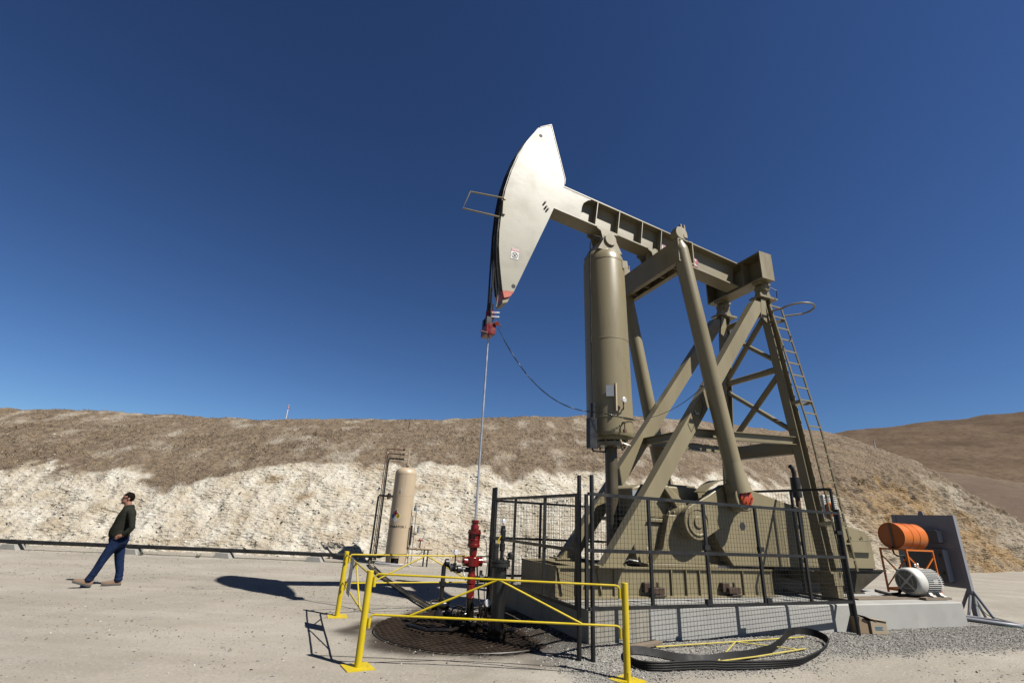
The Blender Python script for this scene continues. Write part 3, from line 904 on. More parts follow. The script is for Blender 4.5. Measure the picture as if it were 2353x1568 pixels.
# --- walking beam with stiffeners, saddle beam at its rear end
BS = -0.127
bd = unit((1, 0, BS))
bu = np.array([-bd[2], 0, bd[0]])
def onbeam(s, h=0.0, y=0.0):           # h above the beam's centre line
    return V3((s, y, 8.775 - 0.352 + BS * s)) + bu * h
beam = P('walking_beam', MB().ibeam(onbeam(-0.42), onbeam(5.06), 0.70, 0.386, 0.030, 0.022, bu), M['beam'])
for s in (0.86, 1.455, 2.10, 2.655):
    for sg in (-1, 1):
        P('stiffener', MB().box(onbeam(s, 0, sg * 0.101), (0.018, 0.176, 0.636), bd, (0, 1, 0), bu), parent=beam, mat=M['beam'])
for sg in (-1, 1):
    dp = [(-0.4, 0.315), (0.70, 0.315), (0.60, 0.25), (0.50, 0.13), (0.47, 0.0), (0.47, -0.315), (-0.4, -0.315)]
    P('doubler_plate', MB().prism(dp, -0.185 * sg, -0.17 * sg, lambda a_, y_, h_: tuple(onbeam(a_, h_, y_))), M['head'], beam)
# name plate riveted to the web
np_ = P('name_plate', MB().box(onbeam(3.345, -0.02, -0.020), (1.14, 0.012, 0.29), bd, (0, 1, 0), bu), M['signred'], beam)
P('plate_face', MB().box(onbeam(3.345, -0.02, -0.030), (1.09, 0.008, 0.235), bd, (0, 1, 0), bu), M['signwhite'], np_)
tm = Matrix(((bd[0], bu[0], 0, 0), (0, 0, -1, 0), (bd[2], bu[2], 0, 0), (0, 0, 0, 1)))
for i, ch in enumerate('LUFKIN'):
    c_ = onbeam(2.885 + 0.184 * i, -0.02, -0.0355)
    lettering('letter', ch, 0.235, M['signred'], np_, Matrix.Translation(Vector(c_)) @ tm, 0.001)
b = MB()
b.bx(5.04, 5.42, -0.86, 0.86, 8.075, 8.105).bx(5.04, 5.42, -0.86, 0.86, 7.386, 7.416).bx(5.36, 5.385, -0.858, 0.858, 7.417, 8.074)
sad = P('saddle_beam', b)
for y in (-0.875, 0.875):
    P('end_plate', MB().bx(5.03, 5.43, y - 0.0145, y + 0.0145, 7.38, 8.112), parent=sad)
for y in (-0.3, 0.3):
    P('stiffener', MB().bx(5.06, 5.358, y - 0.01, y + 0.01, 7.418, 8.073), parent=sad)

# --- horsehead
HH = [(-0.36, 10.382), (-0.647, 10.189), (-0.93, 9.673), (-1.129, 9.218), (-1.282, 8.715), (-1.392, 8.208), (-1.447, 7.701), (-1.47, 7.151), (-1.459, 6.804), (-1.42, 6.438), (-1.377, 6.148), (-1.325, 5.835)]
TIP = [(-1.28, 5.683), (-1.157, 5.743), (-1.092, 5.845)]
BACK = [(-0.357, 7.785), (0.015, 8.818), (0.025, 8.966)]
seam0, seam1 = (-1.325, 5.835), (-1.085, 5.866)
head = P('horsehead', MB().prism(HH + [seam1] + BACK, -0.20, 0.20), M['head'])
P('painted_tip', MB().prism([seam0] + TIP + [seam1], -0.20, 0.20), M['redlead'], head)
rim = MB()
loop = [HH[1], HH[0], BACK[2], BACK[1]]
for sg in (-1, 1):
    for a, c_ in zip(loop[:-1], loop[1:]):
        rim.bar((a[0], sg * 0.196, a[1]), (c_[0], sg * 0.196, c_[1]), 0.016, 0.026, (0, 1, 0))
P('rim', rim, parent=head)
trk_ = MB()
for (a, c_) in zip(HH[1:-1], HH[2:]):
    for y in (-0.155, 0.0, 0.155):
        trk_.bar((a[0] - 0.012, y, a[1]), (c_[0] - 0.012, y, c_[1]), 0.03, 0.03, (0, 1, 0))
P('cable_track', trk_, M['oily'], head)
P('toe_plate', MB().prism([(-1.30, 5.66), (-1.16, 5.72), (-1.20, 5.62), (-1.30, 5.58)], -0.17, 0.17), parent=head)
b = MB()
b.tube([(-1.40, -0.215, 7.95), (-2.16, -0.215, 7.86), (-2.28, -0.215, 7.42), (-1.50, -0.215, 7.46)], 0.018, 6)
P('wire_guard', b, M['oily'] if False else OL, head)
P('guard_bracket', MB().bx(-1.44, -1.38, -0.235, -0.201, 7.55, 7.97).cyl((-1.41, -0.25, 7.93), (-1.41, -0.2, 7.93), 0.03, n=10), parent=head)
for x_, z_ in ((-0.62, 9.95), (-1.10, 5.98)):
    P('lifting_hole', MB().cyl((x_, -0.205, z_), (x_, -0.199, z_), 0.042, n=16), M['dark'], head)
for (x_, z_) in ((-0.47, 8.13), (-0.40, 7.98), (-0.44, 8.03)):
    P('latch_pin', MB().cyl((x_ - 0.02, -0.23, z_), (x_ + 0.02, -0.20, z_ + 0.06), 0.02, n=8), M['oily'], head)
P('top_lug', MB().bx(-0.62, -0.50, -0.06, 0.06, 10.2, 10.31), parent=head)
# danger sticker with its pictogram
dz = -0.2035
st = P('warning_sticker', MB().prism([(-1.20, 6.585), (-1.03, 6.585), (-1.015, 6.83), (-1.185, 6.83)], dz, dz - 0.002), M['signwhite'], head)
P('sticker_band', MB().prism([(-1.186, 6.765), (-1.021, 6.765), (-1.017, 6.82), (-1.183, 6.82)], dz - 0.0025, dz - 0.004), M['signred'], st)
tM = Matrix(((1, 0, 0, 0), (0, 0, -1, 0), (0, 1, 0, 0), (0, 0, 0, 1)))
lettering('lettering', 'DANGER', 0.040, M['signwhite'], st, Matrix.Translation((-1.102, dz - 0.0045, 6.793)) @ tM, 0.0005)
ring = MB()
ring.tube([(-1.108 + 0.062 * math.cos(a), dz - 0.004, 6.672 + 0.062 * math.sin(a)) for a in np.linspace(0, 2 * math.pi, 25)[:-1]], 0.0045, 5, closed=True)
ring.bar((-1.15, dz - 0.004, 6.715), (-1.066, dz - 0.004, 6.629), 0.004, 0.009, (0, 1, 0))
P('pictogram_ring', ring, M['signblack'], st)
P('pictogram_figure', MB().box((-1.095, dz - 0.0035, 6.69), (0.05, 0.002, 0.022), unit((1, 0, 0.7)), (0, 1, 0), unit((-0.7, 0, 1))).box((-1.12, dz - 0.0035, 6.655), (0.03, 0.002, 0.04)).cyl((-1.07, dz - 0.0045, 6.715), (-1.07, dz - 0.0025, 6.715), 0.011, n=8), M['signblack'], st)

# --- air balance cylinder, piston rod and their bracket
tk0, tk1 = V3((1.222, 0, 3.20)), V3((1.128, 0, 7.46))
td = unit(tk1 - tk0)
Lk = float(np.linalg.norm(tk1 - tk0))
prof = [(-0.02, 0.20), (0.0, 0.30), (0.0, 0.335), (0.06, 0.345), (0.065, 0.44), (0.12, 0.462), (0.14, 0.462), (2.04, 0.455), (3.92, 0.448), (4.02, 0.43), (4.10, 0.40), (4.17, 0.34), (4.22, 0.26), (4.25, 0.13), (4.255, 0.02)]
tank = P('balance_cylinder', MB().lathe(prof, tk0, td, 48), sharp=40)
for d0, r0 in ((0.42, 0.4615), (2.04, 0.455), (3.90, 0.448)):
    P('weld_band', MB().lathe([(-0.012, r0 - 0.004), (-0.006, r0 + 0.005), (0.006, r0 + 0.005), (0.012, r0 - 0.004)], tk0 + td * d0, td, 48), parent=tank)
P('piston_rod', MB().loft([((1.222, 0, 1.0), 0.155), ((1.222, 0, 1.06), 0.155), ((1.222, 0, 1.07), 0.122), ((1.222, 0, 3.2), 0.118)], 28), M['oily'])
b = MB().lathe([(-0.11, 0.30), (-0.03, 0.30)], tk0, td, 32)
for k in range(10):
    a = k * 0.628
    b.cyl(tk0 + V3((0.27 * math.cos(a), 0.27 * math.sin(a), -0.15)), tk0 + V3((0.27 * math.cos(a), 0.27 * math.sin(a), 0.03)), 0.02, n=6)
P('gland_flange', b, parent=tank)
b = MB()
for y in (-0.30, 0.30):
    b.prism([(0.80, 7.32), (1.42, 7.32), (1.27, 7.62), (0.96, 7.62)], y - 0.02, y + 0.02)
b.cyl((1.11, -0.36, 7.60), (1.11, 0.36, 7.60), 0.14, n=24)
P('cylinder_yoke', b)
def hanger(s, name, half=0.20):
    b = MB()
    p_ = onbeam(s, -0.352)
    sl = lambda x: p_[2] + BS * (x - s)
    b.prism([(s - 0.27, sl(s - 0.27)), (s - 0.27, sl(s - 0.27) - 0.05), (s - 0.17, sl(s) - 0.07), (s - 0.11, sl(s) - 0.30), (s + 0.11, sl(s) - 0.33), (s + 0.19, sl(s) - 0.09), (s + 0.27, sl(s + 0.27) - 0.05), (s + 0.27, sl(s + 0.27))], -half - 0.022, -half)
    b.prism([(s - 0.27, sl(s - 0.27)), (s - 0.27, sl(s - 0.27) - 0.05), (s - 0.17, sl(s) - 0.07), (s - 0.11, sl(s) - 0.30), (s + 0.11, sl(s) - 0.33), (s + 0.19, sl(s) - 0.09), (s + 0.27, sl(s + 0.27) - 0.05), (s + 0.27, sl(s + 0.27))], half, half + 0.022)
    h_ = P(name, b)
    for r_, o_ in ((0.115, 0.0), (0.09, 0.012), (0.055, 0.02)):
        P('bearing_cap', MB().cyl((s, -half - 0.024 - o_, sl(s) - 0.20), (s, -half + 0.1, sl(s) - 0.20), r_, n=24), parent=h_)
    return h_
hanger(1.11, 'cylinder_bracket')
hanger(2.50, 'equaliser_bracket')
# fittings on the cylinder
P('lifting_lug', MB().prism([(1.36, 6.93), (1.52, 6.97), (1.50, 7.14), (1.36, 7.12)], -0.385, -0.375).prism([(1.36, 6.93), (1.39, 6.93), (1.39, 7.12), (1.36, 7.12)], -0.40, -0.33), parent=tank)
P('data_plate', MB().box((0.945, -0.428, 4.10), (0.15, 0.012, 0.22), unit((1, -0.6, 0)), unit((0.6, 1, 0))), M['greylite'], tank)
P('plate_holder', MB().box((1.045, -0.475, 3.98), (0.03, 0.05, 0.55)), M['sep'], tank)
def gauge(c, r, parent, ax=(0, -1, 0), mat=None, pre=P):
    ax = unit(ax)
    g_ = MB().lathe([(-0.02, r * 0.8), (-0.015, r), (0.02, r), (0.022, r * 0.9)], c, ax, 16).build('gauge', M['chrome'], parent)
    MB().lathe([(0.0, r * 0.88), (0.004, r * 0.88)], V3(c) + ax * 0.0205, ax, 16).build('dial', M['signwhite'], g_)
    return g_
gauge((1.17, -0.56, 3.92), 0.05, tank)
b = MB().tube([(1.17, -0.54, 3.90), (1.17, -0.54, 3.78), (1.19, -0.50, 3.75), (1.19, -0.45, 3.75)], 0.014, 6)
b.tube([(1.19, -0.45, 3.50), (1.19, -0.53, 3.50), (1.19, -0.53, 3.30)], 0.014, 6).bx(1.165, 1.215, -0.555, -0.505, 3.30, 3.36)
P('valve_fitting', b, M['rust'], tank)
P('drain_valve', MB().tube([(1.12, -0.47, 3.12), (1.20, -0.53, 3.08), (1.30, -0.53, 3.06)], 0.018, 6).bar((1.10, -0.5, 3.16), (1.14, -0.5, 3.08), 0.03, 0.02), M['sep'], tank)
P('oil_line', MB().tube([(0.86, -0.30, 7.62), (0.72, -0.30, 7.62), (0.66, -0.22, 7.45), (0.66, -0.20, 7.0), (0.67, -0.2, 5.2), (0.69, -0.2, 3.7)], 0.012, 6), M['black'], tank)
b = MB().bx(0.57, 0.72, -0.30, -0.16, 2.98, 3.55).cyl((0.66, -0.26, 3.5), (0.66, -0.26, 3.84), 0.05, n=12)
P('oil_reservoir', b, M['black'], tank)
P('oil_line', MB().tube([(0.66, -0.22, 2.98), (0.68, -0.22, 2.94), (1.0, -0.12, 2.96), (1.05, -0.12, 3.06)], 0.018, 6), M['black'], tank)

# --- equaliser yoke, pitmans, cranks
b = MB()
for s, sd in ((2.315, 1), (2.705, -1)):
    b.bx(s - 0.012, s + 0.012, -1.12, 1.12, 7.0, 7.56)
    b.bx(min(s + sd * 0.013, s + sd * 0.10), max(s + sd * 0.013, s + sd * 0.10), -1.12, 1.12, 7.535, 7.56)
    b.bx(min(s + sd * 0.013, s + sd * 0.10), max(s + sd * 0.013, s + sd * 0.10), -1.12, 1.12, 7.0, 7.025)
for y in (-0.75, -0.28, 0.28, 0.75):
    b.bx(2.328, 2.692, y - 0.01, y + 0.01, 7.03, 7.53)
P('equaliser_beam', b)
P('equaliser_post', MB().cyl((2.51, 0, 7.56), (2.51, 0, 7.86), 0.15, n=24))
CR, PN = V3((2.47, 0, 1.775)), V3((3.37, 0, 2.235))
for sg in (-1, 1):
    y = sg * 1.03
    b = MB().loft([((2.42, y, 7.66), 0.05), ((2.42, y, 7.52), 0.09), ((2.425, y, 7.38), 0.158), ((2.44, y, 7.3), 0.164), ((3.175, y, 3.35), 0.164), ((3.262, y, 2.90), 0.165)], 28)
    b.loft([((3.258, y, 2.93), 0.163), ((3.30, y, 2.70), 0.175), ((3.34, y, 2.5), 0.21), ((3.37, y, 2.34), 0.235)], 24)
    pt = P('pitman', b, sharp=45)
    P('bearing_housing', MB().cyl((PN[0], y - 0.13, PN[2]), (PN[0], y + 0.11, PN[2]), 0.235, n=32), parent=pt, bevel=0.02)
    b = MB().cyl((2.43, y - 0.09, 7.72), (2.43, y + 0.09, 7.72), 0.155, n=24)
    b.box((2.42, y, 7.70), (0.17, 0.16, 0.32), (1, 0, 0.12), (0, 1, 0), (-0.12, 0, 1))
    for q_ in (-0.06, 0.03):
        b.cyl((2.52 + q_, y - 0.05, 7.72), (2.51 + q_, y - 0.05, 7.96), 0.030, n=10)
    b.box((2.53, y - 0.02, 7.66), (0.10, 0.16, 0.09))
    P('wrist_joint', b, parent=pt, bevel=0.006)
    b = MB().lathe([(0, 0.145), (0.035, 0.145), (0.045, 0.13), (0.048, 0.06), (0.052, 0.045)], (PN[0], y - 0.13, PN[2]) if sg < 0 else (PN[0], y + 0.11, PN[2]), (0, sg, 0), 28)
    for k in range(6):
        a = k * math.pi / 3
        q_ = V3((PN[0] + 0.095 * math.cos(a), y - 0.13 if sg < 0 else y + 0.11, PN[2] + 0.095 * math.sin(a)))
        b.cyl(q_ + V3((0, sg * 0.05, 0)), q_ + V3((0, sg * 0.085, 0)), 0.014, n=6)
    P('pin_cap', b, M['redlead'], pt)
    yc = sg * 0.803
    arm = [(2.47 + 0.31 * math.cos(a), 1.775 + 0.31 * math.sin(a)) for a in np.linspace(R(118), R(298), 15)]
    arm += [(3.20, 1.80), (3.55, 2.02), (3.66, 2.25), (3.58, 2.43), (3.40, 2.51), (3.15, 2.47), (2.78, 2.26)]
    cr = P('crank', MB().prism(arm, yc - 0.068, yc + 0.068), bevel=0.012)
    P('hub_ring', MB().lathe([(0, 0.235), (0.02, 0.235), (0.02, 0.215), (0.006, 0.2)], (2.47, yc + sg * 0.069, 1.775), (0, sg, 0), 36), parent=cr)
    P('shaft_end', MB().cyl((2.47, yc + sg * 0.06, 1.775), (2.47, yc + sg * 0.10, 1.775), 0.105, n=28), parent=cr, bevel=0.01)
    # curved splash cover and clamp on top of the arm
    cv = [(2.62, 2.30), (2.80, 2.44), (3.0, 2.53), (3.24, 2.565), (3.24, 2.575), (2.98, 2.545), (2.78, 2.455), (2.60, 2.31)]
    P('arm_cover', MB().prism(cv, yc - 0.16, yc + 0.12), parent=cr)
    P('clamp_block', MB().box((3.19, yc - sg * -0.17, 2.34), (0.10, 0.12, 0.30), (1, 0, 0.25), (0, 1, 0), (-0.25, 0, 1)).cyl((3.20, yc + sg * 0.17, 2.4), (3.17, yc + sg * 0.17, 2.60), 0.025, n=8), parent=cr, bevel=0.01)
    b = MB().cyl((3.76, yc + sg * 0.05, 2.36), (3.76, yc + sg * 0.13, 2.36), 0.035, n=12)

# --- gear reducer, pedestals, shaft
b = MB().prism([(1.42, 1.03), (3.45, 1.03), (3.45, 1.70), (3.3, 1.74), (1.36, 1.74), (1.36, 1.3)], -0.44, 0.44)
gr_ = P('gear_reducer', b, bevel=0.025)
P('upper_case', MB().prism([(1.38, 1.80), (3.42, 1.80), (3.38, 2.36), (3.22, 2.42), (1.62, 2.40), (1.40, 2.32)], -0.40, 0.40), parent=gr_, bevel=0.03)
P('case_flange', MB().bx(1.27, 3.5, -0.49, 0.49, 1.74, 1.80), parent=gr_, bevel=0.006)
for s in np.arange(1.36, 3.4, 0.24):
    P('bolt', MB().cyl((s, -0.455, 1.80), (s, -0.455, 1.84), 0.018, n=6), parent=gr_)
P('inspection_cover', MB().bx(2.30, 3.0, -0.28, 0.28, 2.42, 2.455), parent=gr_)
P('data_plate', MB().bx(1.40, 1.62, -0.407, -0.401, 2.05, 2.28), M['greylite'], gr_)
P('vent_pipe', MB().cyl((2.86, 0.3, 2.42), (2.86, 0.3, 2.86), 0.028, n=10), M['black'], gr_)
for sg in (-1, 1):
    y0, y1 = (-0.62, -0.445) if sg < 0 else (0.445, 0.62)
    b = MB().prism([(1.62, 1.06), (2.92, 1.06), (2.80, 1.30), (2.58, 1.88), (2.03, 1.88), (1.86, 1.3)], y0, y1)
    b.bx(1.50, 3.08, y0 - 0.02, y1, 1.001, 1.06)
    for q_ in (2.08, 2.2, 2.32):
        b.cyl((q_, (y0 + y1) / 2 - 0.03, 1.88), (q_, (y0 + y1) / 2 - 0.03, 1.95), 0.025, n=6)
    P('bearing_pedestal', b, bevel=0.012)
    ya = 0.44 * sg
    P('shaft_housing', MB().loft([((2.47, ya, 1.775), 0.36), ((2.47, ya + sg * 0.12, 1.775), 0.30), ((2.47, ya + sg * 0.25, 1.775), 0.27)], 32))
    P('bearing_rib', MB().prism([(1.98, 2.38), (2.10, 2.40), (2.52, 2.08), (2.50, 1.98), (2.30, 1.98)], sg * 0.50 - 0.06, sg * 0.50 + 0.06), bevel=0.02)
P('brake_lever', MB().bar((1.62, -0.56, 1.03), (1.55, -0.56, 1.32), 0.02, 0.035), M['sep'])
P('hose', MB().tube([(1.05, -0.45, 1.03), (1.2, -0.52, 1.10), (1.35, -0.55, 1.08), (1.45, -0.5, 1.02)], 0.018, 6), M['black'])

# --- belt guard with its hinged hatch
gp = [(2.92, 2.05), (2.93, 1.80), (2.988, 1.557), (3.103, 1.359), (3.361, 1.045), (7.357, 1.045), (7.362, 1.58), (7.32, 1.70), (7.22, 1.785), (6.54, 1.90), (5.437, 2.147), (4.08, 2.422), (3.887, 2.45), (3.5, 2.49), (3.1, 2.38)]
gd = P('belt_guard', MB().prism(gp, -0.725, -0.45), bevel=0.012)
P('inspection_hole', MB().cyl((3.684, -0.729, 1.75), (3.684, -0.72, 1.75), 0.072, n=24), M['dark'], gd)
P('guard_hatch', MB().prism([(6.60, 1.59), (7.21, 1.59), (7.23, 1.36), (6.63, 1.36)], -0.80, -0.735).bx(6.59, 7.22, -0.805, -0.727, 1.59, 1.602), parent=gd, bevel=0.004)
for s in (6.68, 7.04):
    P('hatch_latch', MB().cyl((s, -0.76, 1.60), (s, -0.76, 1.655), 0.014, n=6).box((s, -0.76, 1.66), (0.05, 0.03, 0.02)), parent=gd)
P('guard_skirt', MB().bx(4.4, 7.3, -0.70, -0.47, 1.002, 1.043), M['black'], gd)

# --- ladder on the near rear leg
def lad(z, off):
    s = float(np.interp(z, [1.05, 2.6, 3.70, 6.7], [5.56, 5.53, 5.56, 5.31]))
    t = -leg_z(z) - 0.24
    return V3((s + off, t, z))
ladder = P('ladder_rail', MB().tube([lad(z, -0.18) for z in (1.05, 3.70, 6.68)], 0.024, 6))
P('ladder_rail', MB().tube([lad(z, 0.18) for z in (1.05, 3.70, 6.68)], 0.024, 6))
for z in np.arange(1.25, 6.7, 0.285):
    P('rung', MB().bar(lad(z, -0.18), lad(z, 0.18), 0.03, 0.028))
for z in (1.9, 4.35, 6.35):
    b = MB()
    for o_ in (-0.18, 0.18):
        a = lad(z, o_)
        b.bar(a, (5.28 + (0.06 if o_ > 0 else -0.06), -leg_z(z) - 0.09, z - 0.04), 0.012, 0.075)
    P('ladder_bracket', b)
a0, a1 = lad(6.52, -0.18), lad(6.46, 0.18)
hp = [a0]
for a in np.linspace(R(200), R(-20), 19):
    hp.append(V3((5.51 + 0.34 * math.cos(a), a0[1] - 0.36 - 0.36 * math.sin(a), 6.50)))
hp.append(a1)
P('safety_hoop', MB().tube(hp, 0.02, 6))
P('bracket', MB().tube([(5.36, -leg_z(7.0) - 0.16, 7.23), (5.48, -0.85, 7.15), (5.5, -0.82, 6.96)], 0.01, 6), M['black'])

# ------------------------------------------------------------------ bridle, carrier bar, polished rod, signal cable
for y in (-0.085, 0.085):
    pts = [(-0.70, y, 10.13)] + [(a - 0.045, y, c_) for a, c_ in HH[2:8]] + [(-1.513, y, 6.8), (-1.508, y, 6.2), (-1.50, y, 5.06)]
    P('bridle_cable', MB().tube(pts, 0.019, 8), M['blackpipe'], head)
P('bridle_cable', MB().tube([(-1.335, -0.12, 6.3), (-1.372, -0.12, 5.9), (-1.40, -0.11, 5.50)], 0.013, 6), M['wire'], head)

cb = thing('carrier_bar', 'small red carrier bar and rod clamp hanging below the horsehead', 'carrier bar', tuple(G(-1.49, 0, 4.90)), ANG)
def C(name, mb, mat, parent=None, **k):
    return mb.build(name, mat, parent or cb, **k)
bar_ = C('bar', MB().prism([(-0.10, 0.0), (0.08, 0.0), (0.10, 0.05), (0.10, 0.22), (-0.02, 0.25), (-0.10, 0.18)], -0.15, 0.15), M['red'], bevel=0.012)
C('rod_clamp', MB().cyl((0.01, 0, 0.36), (0.01, 0, 0.53), 0.085, n=16).cyl((0.01, 0, 0.30), (0.01, 0, 0.36), 0.05, n=14), M['red'], bevel=0.008)
C('spacer', MB().cyl((0.01, 0, 0.255), (0.01, 0, 0.30), 0.04, n=14), M['signwhite'])
C('load_cell', MB().cyl((0.0, 0, 0.532), (0.0, 0, 0.68), 0.062, n=14).cyl((-0.01, 0, 0.66), (-0.02, 0, 1.02), 0.035, n=10), M['black'])
for y in (-0.085, 0.085):
    C('cable_socket', MB().cyl((-0.03 if y > 0 else 0.0, y, 0.10), (-0.02 if y > 0 else 0.0, y, 0.42), 0.042, n=12).bx(-0.09, 0.0, y - 0.05, y + 0.05, 0.16, 0.36), M['black'])
C('latch_pin', MB().cyl((-0.20, -0.14, 0.03), (-0.06, -0.14, 0.02), 0.016, n=8).cyl((0.04, -0.17, 0.235), (0.20, -0.17, 0.20), 0.014, n=8), M['rust'])
C('latch', MB().cyl((0.10, -0.19, 0.22), (0.10, -0.13, 0.25), 0.04, n=12), M['redlead'])
for z in (0.37, 0.46):
    C('bolt', MB().cyl((0.0, -0.12, z), (0.15, -0.14, z + 0.015), 0.018, n=8), M['chrome'])

rod = MB().cyl(G(-1.485, 0, 1.50), G(-1.485, 0, 4.899), 0.0185, n=12)
solo('polished_rod', rod, M['steel'], 'thin bright steel rod dropping from the red clamp into the wellhead', 'rod')

def helix(pts, r_coil, pitch, r_wire, n=4):
    pts = [V3(p) for p in pts]
    seg = [np.linalg.norm(b_ - a_) for a_, b_ in zip(pts[:-1], pts[1:])]
    cum = np.concatenate([[0], np.cumsum(seg)])
    tot = cum[-1]
    m = int(tot / pitch * 6)
    q_ = np.linspace(0, tot, m)
    P3 = np.stack([np.interp(q_, cum, [p[i] for p in pts]) for i in range(3)], -1)
    T = np.gradient(P3, axis=0)
    T /= np.linalg.norm(T, axis=1)[:, None]
    e1 = np.cross(T, [0, 1, 0.1])
    e1 /= np.linalg.norm(e1, axis=1)[:, None]
    e2 = np.cross(T, e1)
    a = q_ / pitch * 2 * math.pi
    return P3 + r_coil * (np.cos(a)[:, None] * e1 + np.sin(a)[:, None] * e2)
ca, cb_ = G(-1.36, -0.16, 5.06), G(0.60, -0.30, 3.66)
span = []
for q_ in np.linspace(0, 1, 30):
    p_ = ca * (1 - q_) + cb_ * q_
    p_[2] -= 0.50 * 4 * q_ * (1 - q_) * (1 - 0.25 * q_)
    span.append(p_)
b = MB().tube(span[:3], 0.006, 5)
b.tube(list(helix(span[2:], 0.009, 0.026, 0.006)), 0.0065, 4)
c2 = [G(0.60, -0.32, 3.66), G(0.9, -0.52, 3.60), G(1.15, -0.56, 3.57)]
b.tube(list(helix([G(0.58, -0.33, 3.66), G(0.85, -0.50, 3.61), G(1.15, -0.56, 3.56), G(1.52, -0.40, 3.60)], 0.012, 0.034, 0.006)), 0.0065, 4)
c3 = []
for q_ in np.linspace(0, 1, 14):
    p_ = G(1.52, -0.42, 3.60) * (1 - q_) + G(2.95, -0.84, 4.42) * q_
    p_[2] -= 0.16 * 4 * q_ * (1 - q_)
    c3.append(p_)
b.tube(c3, 0.006, 5)
solo('signal_cable', b, M['black'], 'black coiled signal cable sagging from the red clamp to the balance cylinder', 'cable')
P('terminal_bracket', MB().bx(2.80, 3.02, -0.86, -0.83, 4.36, 4.39).bx(2.92, 2.97, -0.865, -0.835, 4.33, 4.45), M['chrome'])
P('leg_cable', MB().tube([(2.80, -0.87, 4.10), (2.83, -0.88, 3.95), (2.74, -0.88, 3.75), (2.62, -0.87, 3.55), (2.55, -0.87, 3.70), (2.64, -0.87, 3.85)], 0.007, 5).box((2.66, -0.875, 3.78), (0.12, 0.03, 0.05)), M['black'])

# ------------------------------------------------------------------ engine behind the belt guard, exhaust, white louvred cabinet
en = thing('engine', 'small dark engine half hidden behind the belt guard with an upright exhaust', 'engine', tuple(G(6.5, 0.45, 1.0)), ANG)
MB().bx(-0.65, 0.6, -0.35, 0.35, 0.002, 0.55).bx(-0.55, 0.5, -0.25, 0.25, 0.55, 0.85).build('block', M['greydark'], en, bevel=0.03)
for k in range(4):
    MB().bx(-0.5 + k * 0.26, -0.32 + k * 0.26, -0.22, 0.22, 0.85, 0.93).build('rocker_cover', M['greydark'], en, bevel=0.02)
ex = MB().tube([(-0.02, -0.2, 0.9), (0.05, -0.2, 1.05), (0.05, -0.2, 1.50)], 0.055, 12).build('exhaust_pipe', M['rust'], en)
MB().lathe([(0, 0.05), (0.01, 0.105), (0.46, 0.105), (0.47, 0.06)], (0.05, -0.2, 1.46), (0, 0, 1), 20).build('muffler', M['black'], ex)
MB().tube([(0.05, -0.2, 1.9), (0.05, -0.2, 2.05), (0.02, -0.2, 2.14), (-0.05, -0.2, 2.18)], 0.052, 12).build('tail_pipe', M['black'], ex)

cab = thing('cabinet', 'white louvred cabinet with orange guard arch standing behind the ladder', 'cabinet', tuple(G(8.60, 0.9, 0)), ANG)
zz0 = float(ground_z(*G(8.6, 0.9)[:2])) if False else ZP
MB().bx(-0.26, 0.24, 0.0, 0.3, 2.0, 2.66).build('housing', M['white'], cab, bevel=0.01)
for zz in np.arange(2.08, 2.62, 0.055):
    for x_ in (-0.24, 0.01):
        MB().bx(x_, x_ + 0.2, -0.006, -0.001, zz, zz + 0.016).build('louvre', M['dark'], cab)
MB().bx(-0.24, 0.22, 0.02, 0.28, 0.10, 1.999).build('stand', M['greylite'], cab)
MB().tube([(-0.22, -0.05, 2.0), (-0.22, -0.05, 2.42), (-0.14, -0.05, 2.44), (-0.06, -0.05, 2.33), (-0.06, -0.05, 2.22), (-0.14, -0.05, 2.16), (-0.22, -0.05, 2.16)], 0.045, 10).build('guard_arch', M['orange'], cab)
MB().bx(-0.245, -0.2, -0.05, 0.02, 1.0, 2.0).build('arch_post', M['orange'], cab)

# ------------------------------------------------------------------ wellhead: red stack over black casing head
wh = thing('wellhead', 'red wellhead stack with valves and black outlet pipe inside the yellow barrier', 'wellhead', tuple(G(-1.485, 0, 0)), ANG)
def Wl(name, mb, mat, parent=None, **k):
    return mb.build(name, mat, parent or wh, **k)
st_ = Wl('stuffing_box', MB().lathe([(1.475, 0.06), (1.48, 0.07), (1.535, 0.065), (1.54, 0.05), (1.575, 0.052), (1.58, 0.062), (1.615, 0.062), (1.62, 0.03)], (0, 0, 0), n=24), M['red'])
Wl('packing_flange', MB().lathe([(1.32, 0.085), (1.40, 0.085), (1.405, 0.112), (1.44, 0.112), (1.445, 0.07), (1.475, 0.07)], (0, 0, 0), n=24), M['red'])
for k in range(6):
    a = k * 1.047 + 0.3
    Wl('bolt', MB().cyl((0.098 * math.cos(a), 0.098 * math.sin(a), 1.33), (0.098 * math.cos(a), 0.098 * math.sin(a), 1.47), 0.011, n=6), M['oilblack'], st_)
Wl('lubricator', MB().lathe([(1.19, 0.07), (1.20, 0.10), (1.24, 0.104), (1.25, 0.096), (1.30, 0.096), (1.31, 0.104), (1.325, 0.10), (1.335, 0.07)], (0, 0, 0), n=24), M['red'])
Wl('upper_nipple', MB().lathe([(1.07, 0.045), (1.08, 0.06), (1.19, 0.066)], (0, 0, 0), n=20), M['red'])
bop = Wl('rod_blowout_preventer', MB().lathe([(0.90, 0.055), (0.915, 0.11), (1.05, 0.11), (1.07, 0.05)], (0, 0, 0), n=20).cyl((-0.135, 0, 0.985), (0.135, 0, 0.985), 0.065, n=16), M['red'], bevel=0.008)
for sg in (-1, 1):
    Wl('ram_screw', MB().cyl((sg * 0.13, 0, 0.985), (sg * 0.25, 0, 0.985), 0.016, n=8).cyl((sg * 0.13, 0, 0.985), (sg * 0.155, 0, 0.985), 0.072, n=12), M['red'], bop)
